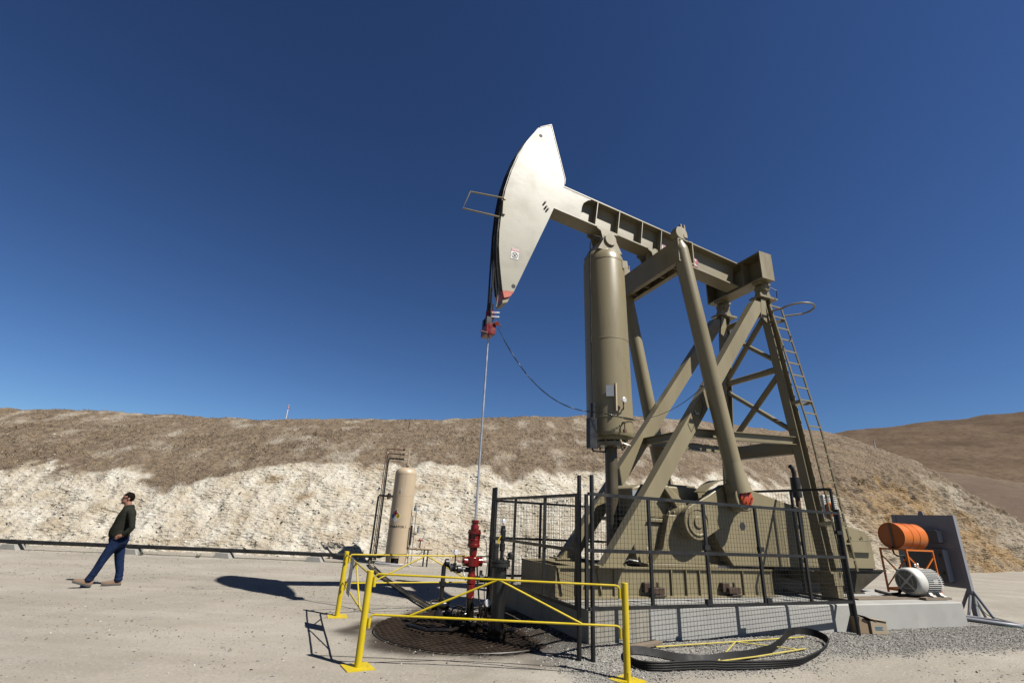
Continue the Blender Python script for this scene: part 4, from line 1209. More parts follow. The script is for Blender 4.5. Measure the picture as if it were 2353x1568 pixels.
Wl('pumping_tee', MB().lathe([(0.66, 0.06), (0.67, 0.068), (0.79, 0.066), (0.80, 0.055), (0.90, 0.054)], (0, 0, 0), n=20), M['red'])
Wl('tubing_valve', MB().lathe([(0.45, 0.058), (0.46, 0.065), (0.65, 0.066), (0.66, 0.05)], (0, 0, 0), n=8), M['red'])
Wl('lower_nipple', MB().cyl((0, 0, 0.16), (0, 0, 0.455), 0.052, n=16), M['oilblack'])
hd_ = Wl('casing_head', MB().lathe([(-0.02, 0.22), (0.0, 0.29), (0.05, 0.29), (0.055, 0.24), (0.11, 0.24), (0.115, 0.28), (0.165, 0.28), (0.17, 0.10), (0.20, 0.09)], (0, 0, 0), n=28), M['oilblack'])
for k in range(10):
    a = k * 0.628
    Wl('bolt', MB().cyl((0.255 * math.cos(a), 0.255 * math.sin(a), 0.0), (0.255 * math.cos(a), 0.255 * math.sin(a), 0.215), 0.018, n=6), M['oilblack'], hd_)
op = Wl('outlet_pipe', MB().tube([(0, 0, 0.86), (-0.30, 0.02, 0.87), (-0.40, 0.02, 0.93), (-0.44, 0.02, 0.95), (-0.465, 0.02, 0.90), (-0.465, 0.02, 0.50), (-0.46, 0.02, 0.42)], 0.036, 12), M['blackpipe'])
for c_, ax in (((-0.22, 0.01, 0.868), (1, 0, 0)), ((-0.34, 0.02, 0.89), (1, 0, 0.4)), ((-0.465, 0.02, 0.66), (0, 0, 1)), ((-0.42, 0.02, 0.96), (1, 0, 0))):
    Wl('union', MB().lathe([(-0.03, 0.04), (-0.028, 0.058), (0.028, 0.058), (0.03, 0.04)], c_, ax, 12), M['blackpipe'], op)
Wl('gauge_stem', MB().cyl((-0.30, -0.02, 0.88), (-0.30, -0.02, 1.07), 0.012, n=8).cyl((-0.30, -0.02, 0.90), (-0.30, -0.02, 0.96), 0.03, n=8), M['blackpipe'], op)
gauge((-0.30, -0.03, 1.115), 0.042, op, (0.3, -1, 0))
Wl('valve_handle', MB().tube([(-0.16, -0.04, 0.86), (-0.16, -0.10, 0.80), (-0.13, -0.12, 0.72)], 0.012, 6), M['blackpipe'], op)
Wl('flow_manifold', MB().tube([(-0.46, 0.02, 0.45), (-0.46, 0.02, 0.28), (-0.30, -0.02, 0.22), (0, 0, 0.22)], 0.05, 12).cyl((-0.62, 0.02, 0.36), (-0.34, 0.02, 0.36), 0.07, n=14), M['oilblack'])
hw = Wl('hand_wheel', MB().tube([(-0.24 + 0.105 * math.cos(a), -0.18, 0.27 + 0.105 * math.sin(a)) for a in np.linspace(0, 2 * math.pi, 21)[:-1]], 0.011, 6, closed=True).bar((-0.34, -0.18, 0.27), (-0.14, -0.18, 0.27), 0.014, 0.014).bar((-0.24, -0.18, 0.17), (-0.24, -0.18, 0.37), 0.014, 0.014, (1, 0, 0)).cyl((-0.24, -0.18, 0.27), (-0.24, 0.0, 0.27), 0.02, n=8), M['oilblack'])
Wl('right_outlet', MB().tube([(0.05, 0, 0.74), (0.30, -0.05, 0.735), (0.42, -0.1, 0.72)], 0.038, 10).cyl((0.13, -0.02, 0.74), (0.19, -0.03, 0.74), 0.06, n=12).bx(0.13, 0.17, -0.04, 0.0, 0.74, 0.86), M['blackpipe'])
Wl('rod_line', MB().tube([(0.06, -0.06, 0.95), (0.09, -0.06, 0.70), (0.16, -0.10, 0.20), (0.18, -0.12, 0.02)], 0.013, 6).tube([(0.02, -0.1, 0.45), (0.04, -0.12, 0.05)], 0.011, 6), M['black'])
Wl('gauge_stem', MB().tube([(0.24, -0.1, 0.05), (0.25, -0.1, 0.33)], 0.012, 6).cyl((0.24, -0.1, 0.12), (0.24, -0.1, 0.24), 0.03, n=8), M['oilblack'])
gauge((0.25, -0.13, 0.40), 0.055, wh, (0.25, -1, 0.1))

Wl('ball_valve', MB().lathe([(-0.10, 0.05), (-0.09, 0.075), (-0.06, 0.075), (-0.05, 0.055), (0.05, 0.055), (0.06, 0.075), (0.09, 0.075), (0.10, 0.05)], (-0.52, -0.10, 0.24), (0.3, 1, 0), 14).bar((-0.52, -0.10, 0.30), (-0.36, -0.16, 0.32), 0.02, 0.012), M['oilblack'])
Wl('ball_valve', MB().lathe([(-0.10, 0.045), (-0.09, 0.07), (-0.06, 0.07), (-0.05, 0.05), (0.05, 0.05), (0.06, 0.07), (0.09, 0.07), (0.10, 0.045)], (0.30, 0.10, 0.30), (1, 0.2, 0), 14).bar((0.30, 0.10, 0.35), (0.30, -0.06, 0.37), 0.02, 0.012), M['oilblack'])
Wl('drain_line', MB().tube([(-0.10, -0.22, 0.12), (-0.40, -0.42, 0.10), (-0.75, -0.35, 0.10), (-0.95, 0.05, 0.10), (-0.7, 0.3, 0.12)], 0.026, 8), M['oilblack'])
Wl('drain_line', MB().tube([(0.20, 0.05, 0.10), (0.45, 0.10, 0.10), (0.62, 0.30, 0.09), (0.60, 0.60, 0.08)], 0.022, 8), M['oilblack'])
Wl('casing_line', MB().tube([(0.05, -0.25, 0.14), (0.10, -0.45, 0.13), (0.32, -0.60, 0.12), (0.52, -0.62, 0.12)], 0.030, 10).cyl((0.10, -0.45, 0.13), (0.16, -0.50, 0.13), 0.06, n=12), M['oilblack'])
for k, (x_, y_) in enumerate(((-0.16, -0.12), (0.15, -0.15), (0.12, 0.16))):
    Wl('stud', MB().cyl((x_, y_, 0.16), (x_, y_, 0.36 - 0.03 * k), 0.014, n=6).cyl((x_, y_, 0.26), (x_, y_, 0.29), 0.03, n=6), M['oilblack'])
Wl('injection_tube', MB().tube([(0.09, 0.02, 1.42), (0.20, -0.04, 1.30), (0.24, -0.06, 0.95), (0.20, -0.08, 0.6), (0.24, -0.10, 0.15)], 0.007, 5), M['black'])

# oil-soaked expanded-metal grating round the well
gt_ = thing('cellar_grating', 'round oil-blackened steel grating laid over the cellar round the wellhead', 'grating', tuple(G(-1.49, -0.06, 0)), ANG)
RG = 1.42
b = MB()
rimp = [(RG * math.cos(a), RG * math.sin(a), 0.035) for a in np.linspace(0, 2 * math.pi, 41)[:-1]]
rimp = [(min(p_[0], 1.14), p_[1], p_[2]) for p_ in rimp]
b.tube(rimp, 0.010, 6, closed=True)
b.build('rim', M['grate'], gt_)
b = MB()
stp = 0.088
for sgn in (1, -1):
    c_ = -2.2
    while c_ < 2.2:
        # strand x*sgn + y = c_*sqrt2 clipped to the disc
        d_ = c_
        if abs(d_) < RG:
            h_ = math.sqrt(RG * RG - d_ * d_)
            n_ = V3((0.5 * sgn, 0.866, 0))
            t_ = V3((0.866, -0.5 * sgn, 0))
            a_, e_ = n_ * d_ - t_ * h_, n_ * d_ + t_ * h_
            if e_[0] > 1.13:
                q_ = (1.13 - a_[0]) / (e_[0] - a_[0])
                e_ = a_ + (e_ - a_) * max(q_, 0)
            if a_[0] < 1.13:
                zo = 0.040 if sgn > 0 else 0.048
                b.bar(a_ + V3((0, 0, zo)), e_ + V3((0, 0, zo)), 0.010, 0.012)
        c_ += stp
b.build('expanded_mesh', M['grate'], gt_, sharp=0, kind='stuff')
for y in (-0.75, 0.0, 0.75):
    MB().bar((-1.15, y, 0.016), (1.05, y, 0.016), 0.05, 0.03).build('support_bar', M['oilblack'], gt_)

# black chemical cylinder beside the wellhead
cy = thing('pressure_cylinder', 'tall black upright cylinder with flanged top and gauge beside the red wellhead', 'cylinder', (-0.005, 7.95, 0), ANG)
def Cy(name, mb, mat=None, parent=None, **k):
    return mb.build(name, mat or M['blackpipe'], parent or cy, **k)
Cy('body', MB().lathe([(-0.02, 0.10), (0.12, 0.105), (0.13, 0.098), (1.02, 0.098)], (0, 0, 0), n=28))
fl = Cy('base_flange', MB().lathe([(0.06, 0.10), (0.065, 0.142), (0.10, 0.142), (0.105, 0.13), (0.14, 0.142), (0.165, 0.142), (0.17, 0.10)], (0, 0, 0), n=24), M['oilblack'])
tf = Cy('top_flange', MB().lathe([(0.985, 0.10), (0.99, 0.148), (1.03, 0.148), (1.035, 0.14), (1.045, 0.148), (1.075, 0.148), (1.08, 0.05)], (0, 0, 0), n=24))
for f_, z0, z1 in ((fl, 0.04, 0.19), (tf, 0.96, 1.10)):
    for k in range(8):
        a = k * math.pi / 4
        Cy('bolt', MB().cyl((0.126 * math.cos(a), 0.126 * math.sin(a), z0), (0.126 * math.cos(a), 0.126 * math.sin(a), z1), 0.013, n=6), M['oilblack'], f_)
Cy('valve_stem', MB().lathe([(1.08, 0.03), (1.20, 0.03), (1.21, 0.042), (1.30, 0.042), (1.31, 0.032), (1.36, 0.032), (1.37, 0.044), (1.50, 0.042), (1.51, 0.034), (1.56, 0.034)], (0.02, 0, 0), n=14))
gauge((0.02, -0.01, 1.62), 0.035, cy, (0.2, -1, 0))
Cy('gauge_stem', MB().cyl((0.02, 0, 1.555), (0.02, 0, 1.60), 0.010, n=6), M['chrome'])
Cy('solenoid_valve', MB().cyl((-0.085, 0, 1.07), (-0.085, 0, 1.26), 0.045, n=12).cyl((-0.085, 0, 1.26), (-0.085, 0, 1.30), 0.052, n=12))
Cy('brass_tube', MB().tube([(-0.06, -0.02, 1.24), (-0.055, -0.02, 1.36), (-0.02, -0.02, 1.42)], 0.010, 6), M['signyellow'])
Cy('side_valve', MB().cyl((0.10, 0, 1.11), (0.20, 0, 1.13), 0.022, n=8).lathe([(-0.05, 0.03), (-0.03, 0.05), (0.03, 0.05), (0.05, 0.03)], (0.165, 0, 1.135), (0, 0, 1), 12))
Cy('drain_line', MB().tube([(-0.05, -0.10, 0.05), (-0.09, -0.14, -0.0), (-0.1, -0.3, 0.06)], 0.014, 6), M['oilblack'])

# ------------------------------------------------------------------ black mesh cage round the crank
def fence(name, label, a, e, posts, rails, panels, stubs=(), group='black mesh safety fences'):
    """a, e: (s, t) ends; posts: (u along, z0, z1, r); rails: (z, u0, u1); panels: (u0, u1, z0, z1, verticals)"""
    p0, p1 = G(a[0], a[1]), G(e[0], e[1])
    d_ = unit(p1 - p0)
    rz = math.atan2(d_[1], d_[0])
    th = thing(name, label, 'fence', tuple(p0), rz, group)
    for u_, z0, z1, r_ in posts:
        MB().cyl((u_, 0, z0), (u_, 0, z1), r_, n=12).build('post', M['black'], th)
    for z_, u0, u1 in rails:
        MB().bx(u0, u1, -0.020, 0.020, z_ - 0.022, z_ + 0.022).build('rail', M['black'], th)
    for u0, u1, z0, z1, vs in panels:
        for u_ in vs:
            MB().bx(u_ - 0.022, u_ + 0.022, -0.0185, 0.0185, z0, z1).build('upright', M['black'], th)
        b = MB()
        for u_ in np.arange(u0 + 0.025, u1, 0.064):
            b.bx(u_ - 0.0016, u_ + 0.0016, -0.0016, 0.0016, z0, z1)
        for z_ in np.arange(z0 + 0.03, z1, 0.064):
            b.bx(u0, u1, 0.0018, 0.0050, z_ - 0.0016, z_ + 0.0016)
        b.build('wire_mesh', M['black'], th, sharp=0, kind='stuff')
    for u_, z_, w2, h2 in stubs:
        MB().bx(u_ - w2 / 2, u_ + w2 / 2, -0.03, 0.03, z_ - h2 / 2, z_ + h2 / 2).build('hinge_plate', M['black'], th)
    return th
def gz0(s, t):
    q_ = G(s, t)
    return float(ground_z(q_[0], q_[1])) - 0.06
LF = math.hypot(4.83 + 0.48, 0.19)
fence('mesh_fence', 'long black wire mesh fence panel along the front of the concrete pad', (-0.48, -2.04), (4.83, -1.85),
      [(0.0, gz0(-0.48, -2.04), 2.305, 0.030), (LF, gz0(4.83, -1.85), 2.12, 0.033)],
      [(2.045, -0.06, LF), (1.315, -0.06, LF), (0.615, -0.06, LF)],
      [(0.0, LF, 0.62, 2.04, (-0.09, 0.99, 2.06, 3.19, 4.26))],
      [(2.06, 1.40, 0.10, 0.07), (3.22, 1.40, 0.10, 0.07), (2.02, 0.66, 0.10, 0.08), (3.26, 0.66, 0.10, 0.08), (LF - 0.08, 1.72, 0.12, 0.06)])
fence('mesh_fence', 'short black wire mesh fence panel facing the red wellhead', (-0.635, -1.96), (-0.635, 1.42),
      [(0.0, gz0(-0.635, -1.95), 2.292, 0.030), (3.30, -0.05, 2.25, 0.030)],
      [(2.025, 0.03, 3.30), (1.30, 0.03, 3.30), (0.60, 0.03, 3.30)],
      [(0.03, 3.30, 0.62, 2.02, (0.06, 1.07, 2.27, 3.24))])
fence('mesh_fence', 'black wire mesh fence panel standing behind the pump', (-0.62, 1.52), (4.72, 1.52),
      [(0.0, -0.05, 2.25, 0.030)],
      [(2.0, 0.0, 5.3), (1.30, 0.0, 5.3), (0.62, 0.0, 5.3)],
      [(0.03, 5.3, 0.63, 1.99, (1.08, 2.2, 3.3, 4.4))])
fence('mesh_fence', 'taller black mesh end panel over the belt guard by the ladder', (4.80, -1.81), (4.66, 1.45),
      [(0.0, 0.40, 2.48, 0.026), (3.2, ZP, 2.48, 0.026)],
      [(2.47, 0.0, 3.2), (0.62, 0.03, 1.25)],
      [(0.03, 1.28, 0.64, 2.45, (0.80,)), (1.30, 3.2, 2.46, 2.469, ())])

# ------------------------------------------------------------------ yellow barrier: posts on plates and lift-off gates
YP = {'fl': (-1.555, 6.408), 'bl': (-2.681, 9.172), 'fr': (1.52, 6.489), 'br': (-0.10, 10.45)}
def ypost(key, label, turn):
    x, y = YP[key]
    z = float(ground_z(x, y))
    t_ = thing('barrier_post', label, 'post', (x, y, z), turn, 'yellow barrier posts')
    MB().cyl((0, 0, 0.01), (0, 0, 1.0 - z), 0.040, n=20).build('tube', M['yellow'], t_, bevel=0.003)
    MB().bx(-0.155, 0.155, -0.155, 0.155, -0.004, 0.012).build('base_plate', M['yellow'], t_)
    return t_
def socket(t_, ang, zs):
    for z in zs:
        MB().cyl((0.062 * math.cos(ang), 0.062 * math.sin(ang), z - 0.075), (0.062 * math.cos(ang), 0.062 * math.sin(ang), z + 0.03), 0.019, n=10).build('socket', M['yellow'], t_)
def gate(name, label, p0, p1, ztop, zbot, vee=True, sign=False):
    p0, p1 = V3((p0[0], p0[1], 0)), V3((p1[0], p1[1], 0))
    d_ = unit(p1 - p0)
    L_ = float(np.linalg.norm(p1 - p0))
    g_ = thing(name, label, 'gate', tuple(p0), math.atan2(d_[1], d_[0]), 'yellow barrier gates')
    for z in (ztop, zbot):
        MB().tube([(0.062, 0, z - 0.09), (0.062, 0, z - 0.035), (0.085, 0, z - 0.008), (0.11, 0, z), (L_ - 0.11, 0, z), (L_ - 0.085, 0, z - 0.008), (L_ - 0.062, 0, z - 0.035), (L_ - 0.062, 0, z - 0.09)], 0.0125, 10).build('rail', M['yellow'], g_)
    if vee:
        for q_ in (0.17, 0.83):
            MB().cyl((L_ * 0.5 + (0.02 if q_ > .5 else -0.02), 0, ztop - 0.006), (L_ * q_, 0, zbot + 0.006), 0.0115, n=8).build('brace', M['yellow'], g_)
    if sign:
        MB().box((L_ * 0.60, 0.022, (ztop + zbot) / 2), (0.42, 0.004, 0.50)).build('notice_board', M['signwhite'] if False else M['greylite'], g_)
        MB().bx(L_ * 0.6 - 0.15, L_ * 0.6 + 0.15, 0.0245, 0.0255, 0.72, 0.90).build('notice_sheet', M['signwhite'], g_)
    return g_
a_f = math.atan2(YP['fr'][1] - YP['fl'][1], YP['fr'][0] - YP['fl'][0])
a_l = math.atan2(YP['bl'][1] - YP['fl'][1], YP['bl'][0] - YP['fl'][0])
t = ypost('fl', 'yellow barrier post at the near left corner, nearest the camera on the dirt', 0.55)
socket(t, a_f - 0.55, (0.90, 0.47)); socket(t, a_l - 0.55, (0.90, 0.47))
t = ypost('bl', 'yellow barrier post at the far left corner, in front of the black pipeline', 0.35)
socket(t, a_l + math.pi - 0.35, (0.90, 0.47)); socket(t, 0.1 - 0.35, (0.90, 0.47))
t = ypost('fr', 'yellow barrier post standing on gravel at the right end of the front gate', 0.75)
socket(t, a_f + math.pi - 0.75, (0.91, 0.49))
MB().cyl((-0.10, -0.08, 0.012), (-0.10, -0.08, 0.115), 0.010, n=8).build('anchor_pin', M['yellow'], t)
t = ypost('br', 'yellow barrier post hidden behind the black upright cylinder', 0.2)
gate('barrier_gate', 'front yellow tube gate with V brace crossing before the wellhead', YP['fl'], YP['fr'], 0.965, 0.535)
gate('barrier_gate', 'left side yellow tube gate carrying a grey notice board', YP['fl'], YP['bl'], 0.955, 0.525, sign=True)
gate('barrier_gate', 'rear yellow tube gate behind the wellhead, in front of the tan tank', YP['bl'], YP['br'], 0.95, 0.50)
# spare gate lying flat on the gravel
sg_ = thing('barrier_gate', 'spare faded yellow gate lying flat on the gravel', 'gate', (0, 0, 0), 0, 'yellow barrier gates')
def gp_(x, y, dz=0.03):
    return (x, y, float(ground_z(x, y)) + dz)
SG = [(2.2, 7.64), (4.89, 8.74), (2.62, 7.20), (4.50, 8.04)]
MB().tube([gp_(*SG[0]), gp_(3.51, 8.14), gp_(*SG[1])], 0.0105, 8).build('rail', M['yellowold'], sg_)
MB().tube([gp_(*SG[2]), gp_(3.56, 7.62), gp_(*SG[3])], 0.0105, 8).build('rail', M['yellowold'], sg_)
MB().tube([gp_(3.51, 8.12), gp_(2.90, 7.33)], 0.009, 8).build('brace', M['yellowold'], sg_)
MB().tube([gp_(3.55, 8.14), gp_(4.33, 7.98)], 0.009, 8).build('brace', M['yellowold'], sg_)

# ------------------------------------------------------------------ things on the gravel
path = [(1.76, 7.37), (2.11, 7.38), (2.45, 7.30), (2.72, 7.31), (3.07, 7.46), (3.52, 7.62), (3.92, 7.88), (4.25, 8.22), (4.56, 8.60), (4.82, 8.78), (5.02, 8.72), (5.09, 8.52), (4.96, 8.28), (4.54, 7.84), (4.05, 7.46), (3.61, 7.26), (3.16, 7.12), (2.75, 7.06), (2.48, 7.01), (2.07, 6.90), (1.86, 6.87), (1.73, 6.96), (1.70, 7.15)]
pp = np.array(path)
m_ = 200
cum = np.concatenate([[0], np.cumsum(np.linalg.norm(np.diff(np.vstack([pp, pp[:1]]), axis=0), axis=1))])
q_ = np.linspace(0, cum[-1], m_, endpoint=False)
cx = np.interp(q_, cum, np.append(pp[:, 0], pp[0, 0]))
cyy = np.interp(q_, cum, np.append(pp[:, 1], pp[0, 1]))
k_ = np.hanning(11); k_ /= k_.sum()
cx = np.convolve(np.concatenate([cx[-5:], cx, cx[:5]]), k_, 'valid')
cyy = np.convolve(np.concatenate([cyy[-5:], cyy, cyy[:5]]), k_, 'valid')
tx, ty = np.roll(cx, -1) - np.roll(cx, 1), np.roll(cyy, -1) - np.roll(cyy, 1)
tl = np.hypot(tx, ty)
nxv, nyv = -ty / tl, tx / tl
prof = [(-0.008, 0), (0.004, 0)]
ribs = []
for k in range(4):
    z0 = k * 0.026
    ribs += [(0.006, z0), (0.011, z0 + 0.006), (0.011, z0 + 0.017), (0.006, z0 + 0.022)]
prof = [(-0.007, 0.0)] + ribs + [(-0.007, 0.10)]
tilt = 0.35 * np.sin(q_ / cum[-1] * 2 * math.pi * 2 + 0.6) + 0.25
lift = 0.05 * np.exp(-((q_ - cum[9]) / 0.5) ** 2)
b = MB()
vs = []
for i in range(m_):
    gz_ = float(ground_z(cx[i], cyy[i])) + 0.006 + lift[i]
    for (o_, h_) in prof:
        oo = o_ * math.cos(tilt[i]) + h_ * math.sin(tilt[i])
        hh = h_ * math.cos(tilt[i]) - o_ * math.sin(tilt[i])
        vs.append((cx[i] + nxv[i] * oo, cyy[i] + nyv[i] * oo, gz_ + hh + 0.004))
npf = len(prof)
fs = [(i * npf + k, i * npf + (k + 1) % npf, ((i + 1) % m_) * npf + (k + 1) % npf, ((i + 1) % m_) * npf + k) for i in range(m_) for k in range(npf)]
b.add(vs, fs)
solo('drive_belt', b, M['rubber'], 'long black ribbed drive belt loop lying on the gravel', 'belt')

z = float(ground_z(2.05, 7.68))
b = MB().box((2.05, 7.68, z + 0.025), (0.52, 0.16, 0.035), unit((0.9, 0.43, 0.08)), unit((-0.43, 0.9, 0)), (0, 0, 1))
solo('board', b, M['wood'], 'short weathered board lying at the left end of the belt', 'board')

# opened cardboard carton by the right fence post
zc_ = float(ground_z(6.40, 9.52))
ct = thing('cardboard_carton', 'torn open brown cardboard carton lying against the concrete pad', 'carton', (6.42, 9.50, zc_ + 0.002), 0.12)
MB().bx(-0.03, 0.27, -0.17, 0.10, 0.0, 0.20).build('box', M['cardlite'], ct, bevel=0.004)
MB().prism([(-0.26, 0.0), (-0.04, 0.0), (-0.06, 0.20), (-0.20, 0.26)], -0.14, 0.12).build('box_end', M['card'], ct, bevel=0.004)
MB().box((-0.02, -0.05, 0.235), (0.22, 0.26, 0.006), unit((1, 0, -0.35)), (0, 1, 0), unit((0.35, 0, 1))).build('flap', M['card'], ct)
MB().box((0.15, -0.06, 0.215), (0.26, 0.25, 0.006), unit((1, 0, -0.12)), (0, 1, 0), unit((0.12, 0, 1))).build('flap', M['cardlite'], ct)
for i, zz in enumerate((0.105, 0.085, 0.065)):
    MB().bx(0.04, 0.19 - 0.02 * (i % 2), -0.1725, -0.1705, zz, zz + 0.012).build('print_line', M['ink'], ct)

# ------------------------------------------------------------------ white electric motor on boards
mo = thing('electric_motor', 'white electric motor with slotted fan cover resting on boards on the pad', 'motor', tuple(G(8.16, -1.10, ZP)), ANG - 0.05)
ZM, AXM = 0.315, (1, 0, 0)
def Mo(name, mb, mat=None, parent=None, **k):
    return mb.build(name, mat or M['white'], parent or mo, **k)
Mo('body', MB().lathe([(-0.20, 0.19), (-0.18, 0.225), (0.27, 0.225), (0.29, 0.19), (0.33, 0.17), (0.35, 0.10)], (0, 0, ZM), AXM, 36))
fc = Mo('fan_cover', MB().lathe([(-0.470, 0.155), (-0.468, 0.215), (-0.445, 0.245), (-0.40, 0.262), (-0.22, 0.268), (-0.20, 0.255), (-0.19, 0.20)], (0, 0, ZM), AXM, 44), sharp=50)
Mo('fan_recess', MB().cyl((-0.4735, 0, ZM), (-0.4690, 0, ZM), 0.205, n=40), M['dark'], fc)
sl2 = MB()
for zz in np.arange(-0.19, 0.2, 0.0185):
    h_ = math.sqrt(max(0.203 ** 2 - zz * zz, 0))
    sl2.bx(-0.4765, -0.4738, -h_, h_, ZM + zz - 0.0026, ZM + zz + 0.0026)
Mo('grille', sl2, None, fc, sharp=0)
for a in (math.pi / 4, 3 * math.pi / 4):
    d_ = V3((0, math.cos(a), math.sin(a)))
    Mo('spoke', MB().bar(V3((-0.4775, 0, ZM)) - d_ * 0.205, V3((-0.4775, 0, ZM)) + d_ * 0.205, 0.034, 0.003, (1, 0, 0)), None, fc)
for a in range(4):
    d_ = V3((0, math.cos(a * math.pi / 2), math.sin(a * math.pi / 2)))
    e_ = V3((0, -d_[2], d_[1]))
    Mo('rib', MB().bar(V3((-0.478, 0, ZM)) + d_ * 0.125 - e_ * 0.07, V3((-0.478, 0, ZM)) + d_ * 0.125 + e_ * 0.07, 0.008, 0.004, (1, 0, 0)), None, fc)
Mo('hub', MB().cyl((-0.482, 0, ZM), (-0.476, 0, ZM), 0.038, n=20), None, fc)
fin = MB().bx(-0.19, 0.26, -0.0045, 0.0045, 0.215, 0.262)
f0 = None
for k in range(40):
    a = k * 2 * math.pi / 40
    if abs(((a + math.pi) % (2 * math.pi)) - math.pi) < 0.28 or abs(a - math.pi) < 0.45:
        continue
    if f0 is None:
        f0 = Mo('fin', fin, sharp=0)
        o_ = f0
    else:
        o_ = f0.copy()
        COL.objects.link(o_)
    o_.location = (0, 0, ZM)
    o_.rotation_euler = (a, 0, 0)
for s in (-0.12, 0.20):
    for sg in (-1, 1):
        Mo('foot', MB().prism([(sg * 0.12, 0.15), (sg * 0.17, 0.17), (sg * 0.22, 0.085), (sg * 0.27, 0.075), (sg * 0.27, 0.052), (sg * 0.12, 0.052)], s - 0.05, s + 0.05, lambda a_, y_, b_: (y_, a_, b_)), bevel=0.006)
Mo('terminal_box', MB().bx(-0.14, 0.12, 0.20, 0.40, 0.24, 0.52), bevel=0.015)
Mo('lifting_eye', MB().tube([(-0.05, 0.035 * math.cos(a), ZM + 0.315 + 0.035 * math.sin(a)) for a in np.linspace(0, 6.283, 17)[:-1]], 0.011, 8, closed=True).cyl((-0.05, 0, ZM + 0.22), (-0.05, 0, ZM + 0.285), 0.018, n=10), M['chrome'])
Mo('shaft', MB().cyl((0.33, 0, ZM), (0.45, 0, ZM), 0.04, n=16), M['steel'])
Mo('data_plate', MB().bx(0.0, 0.14, -0.232, -0.228, ZM - 0.02, ZM + 0.06), M['chrome'])
for y_, lab in ((-0.215, 'brown board under the near feet of the white motor'), (0.215, 'brown board under the far feet of the white motor')):
    q0 = G(8.10, -1.10, ZP)
    b = MB().box(q0 + U * 0.02 + W_ * y_ + V3((0, 0, 0.029)), (0.86, 0.13, 0.042), U, W_)
    solo('timber_board', b, M['wood'], lab, 'board')
# conduit from the skid to the motor
b = MB().tube([G(7.2, -0.72, ZP + 0.10), G(7.32, -0.80, ZP + 0.07), G(7.45, -0.85, ZP + 0.045), G(7.6, -0.84, ZP + 0.045), G(7.8, -0.82, ZP + 0.05), G(7.92, -0.78, ZP + 0.12)], 0.030, 10)
solo('conduit', b, M['rubber'], 'black flexible conduit on the pad leading to the white motor', 'conduit')

# ------------------------------------------------------------------ orange drum on its stand
sx, sy = 9.16, 12.50
gz_ = float(ground_z(sx, sy))
DA = ANG + 0.02
ds = thing('drum_stand', 'orange drum lying on an orange braced steel stand behind the white motor', 'drum stand', (sx, sy, gz_), DA)
H0 = 1.455 - gz_
BL = 0.60                     # frame: x along the drum, y across
fr = [(0.0, 0.0), (1.02, 0.0), (1.02, -0.56), (0.0, -0.56)]
for (x_, y_) in fr:
    MB().bar((x_, y_, -0.02), (x_, y_, H0), 0.035, 0.035, (1, 0, 0)).build('leg', M['orange'], ds)
for i in range(4):
    a_, c_ = fr[i], fr[(i + 1) % 4]
    MB().bar((a_[0], a_[1], H0 - 0.018), (c_[0], c_[1], H0 - 0.018), 0.034, 0.034).build('top_rail', M['orange'], ds)
    MB().bar((a_[0], a_[1], 0.46), (c_[0], c_[1], 0.46), 0.034, 0.06).build('lower_rail', M['orange'], ds)
    MB().bar((a_[0], a_[1], 0.50), (c_[0], c_[1], H0 - 0.15), 0.014, 0.022).build('brace', M['orange'], ds)
    MB().bar((a_[0], a_[1], H0 - 0.16), (c_[0], c_[1], 0.50), 0.014, 0.022).build('brace', M['orange'], ds)
DR = 0.292
dz_ = H0 + DR - 0.012
dr_ = MB().lathe([(-0.02, DR - 0.03), (-0.02, DR - 0.012), (-0.035, DR - 0.006), (-0.035, DR + 0.004), (-0.02, DR + 0.004), (0.0, DR), (0.02, DR), (0.84, DR), (0.86, DR), (0.88, DR + 0.004), (0.89, DR - 0.02)], (0.08, -0.28, dz_), (1, 0, 0), 48).build('drum', M['orange'], ds, sharp=40)
for x_ in (0.38, 0.66):
    MB().lathe([(-0.014, DR - 0.004), (-0.006, DR + 0.008), (0.006, DR + 0.008), (0.014, DR - 0.004)], (x_, -0.28, dz_), (1, 0, 0), 48).build('rolling_hoop', M['orange'], dr_)
MB().bx(0.03, 0.058, -0.30, -0.265, dz_ - 0.27, dz_ + 0.27).build('sight_strip', M['wood'], dr_)
MB().tube([(0.03, -0.28, dz_ - 0.24), (-0.0, -0.28, dz_ - 0.30), (-0.02, -0.30, H0 - 0.12), (0.04, -0.34, H0 - 0.16), (0.22, -0.36, H0 - 0.15), (0.28, -0.36, H0 - 0.3), (0.30, -0.36, 0.75), (0.25, -0.3, 0.5), (0.12, -0.2, 0.42)], 0.020, 8).build('fuel_hose', M['rubber'], ds)

# ------------------------------------------------------------------ grey electrical panel rack
PB = G(11.08, -0.47)
gz_ = float(ground_z(PB[0], PB[1]))
ep = thing('electrical_panel', 'dark grey electrical panel rack on posts at the right edge of the pad', 'electrical panel', (PB[0], PB[1], gz_), ANG)
HT, HB, WP = 2.30 - gz_, 0.62 - gz_, 1.36
for y_ in (0.0, WP):
    MB().bx(-0.055, 0.055, y_ - 0.05, y_ + 0.05, -0.05, HT).build('post', M['grey'], ep)
MB().bx(-0.04, 0.04, 0.051, WP - 0.051, HB, HT - 0.003).build('back_board', M['grey'], ep)
for q_ in (-1, 1):
    MB().cyl((0.0, q_ * 0.34, 0.02), (0, q_ * 0.05, 0.58), 0.035, n=12).build('foot_brace', M['grey'], ep)
    MB().cyl((q_ * 0.34, 0.0, 0.02), (q_ * 0.05, 0, 0.50), 0.03, n=12).build('foot_brace', M['grey'], ep)
MB().bx(-0.10, 0.10, -0.4, 0.4, -0.01, 0.02).build('foot_plate', M['grey'], ep)
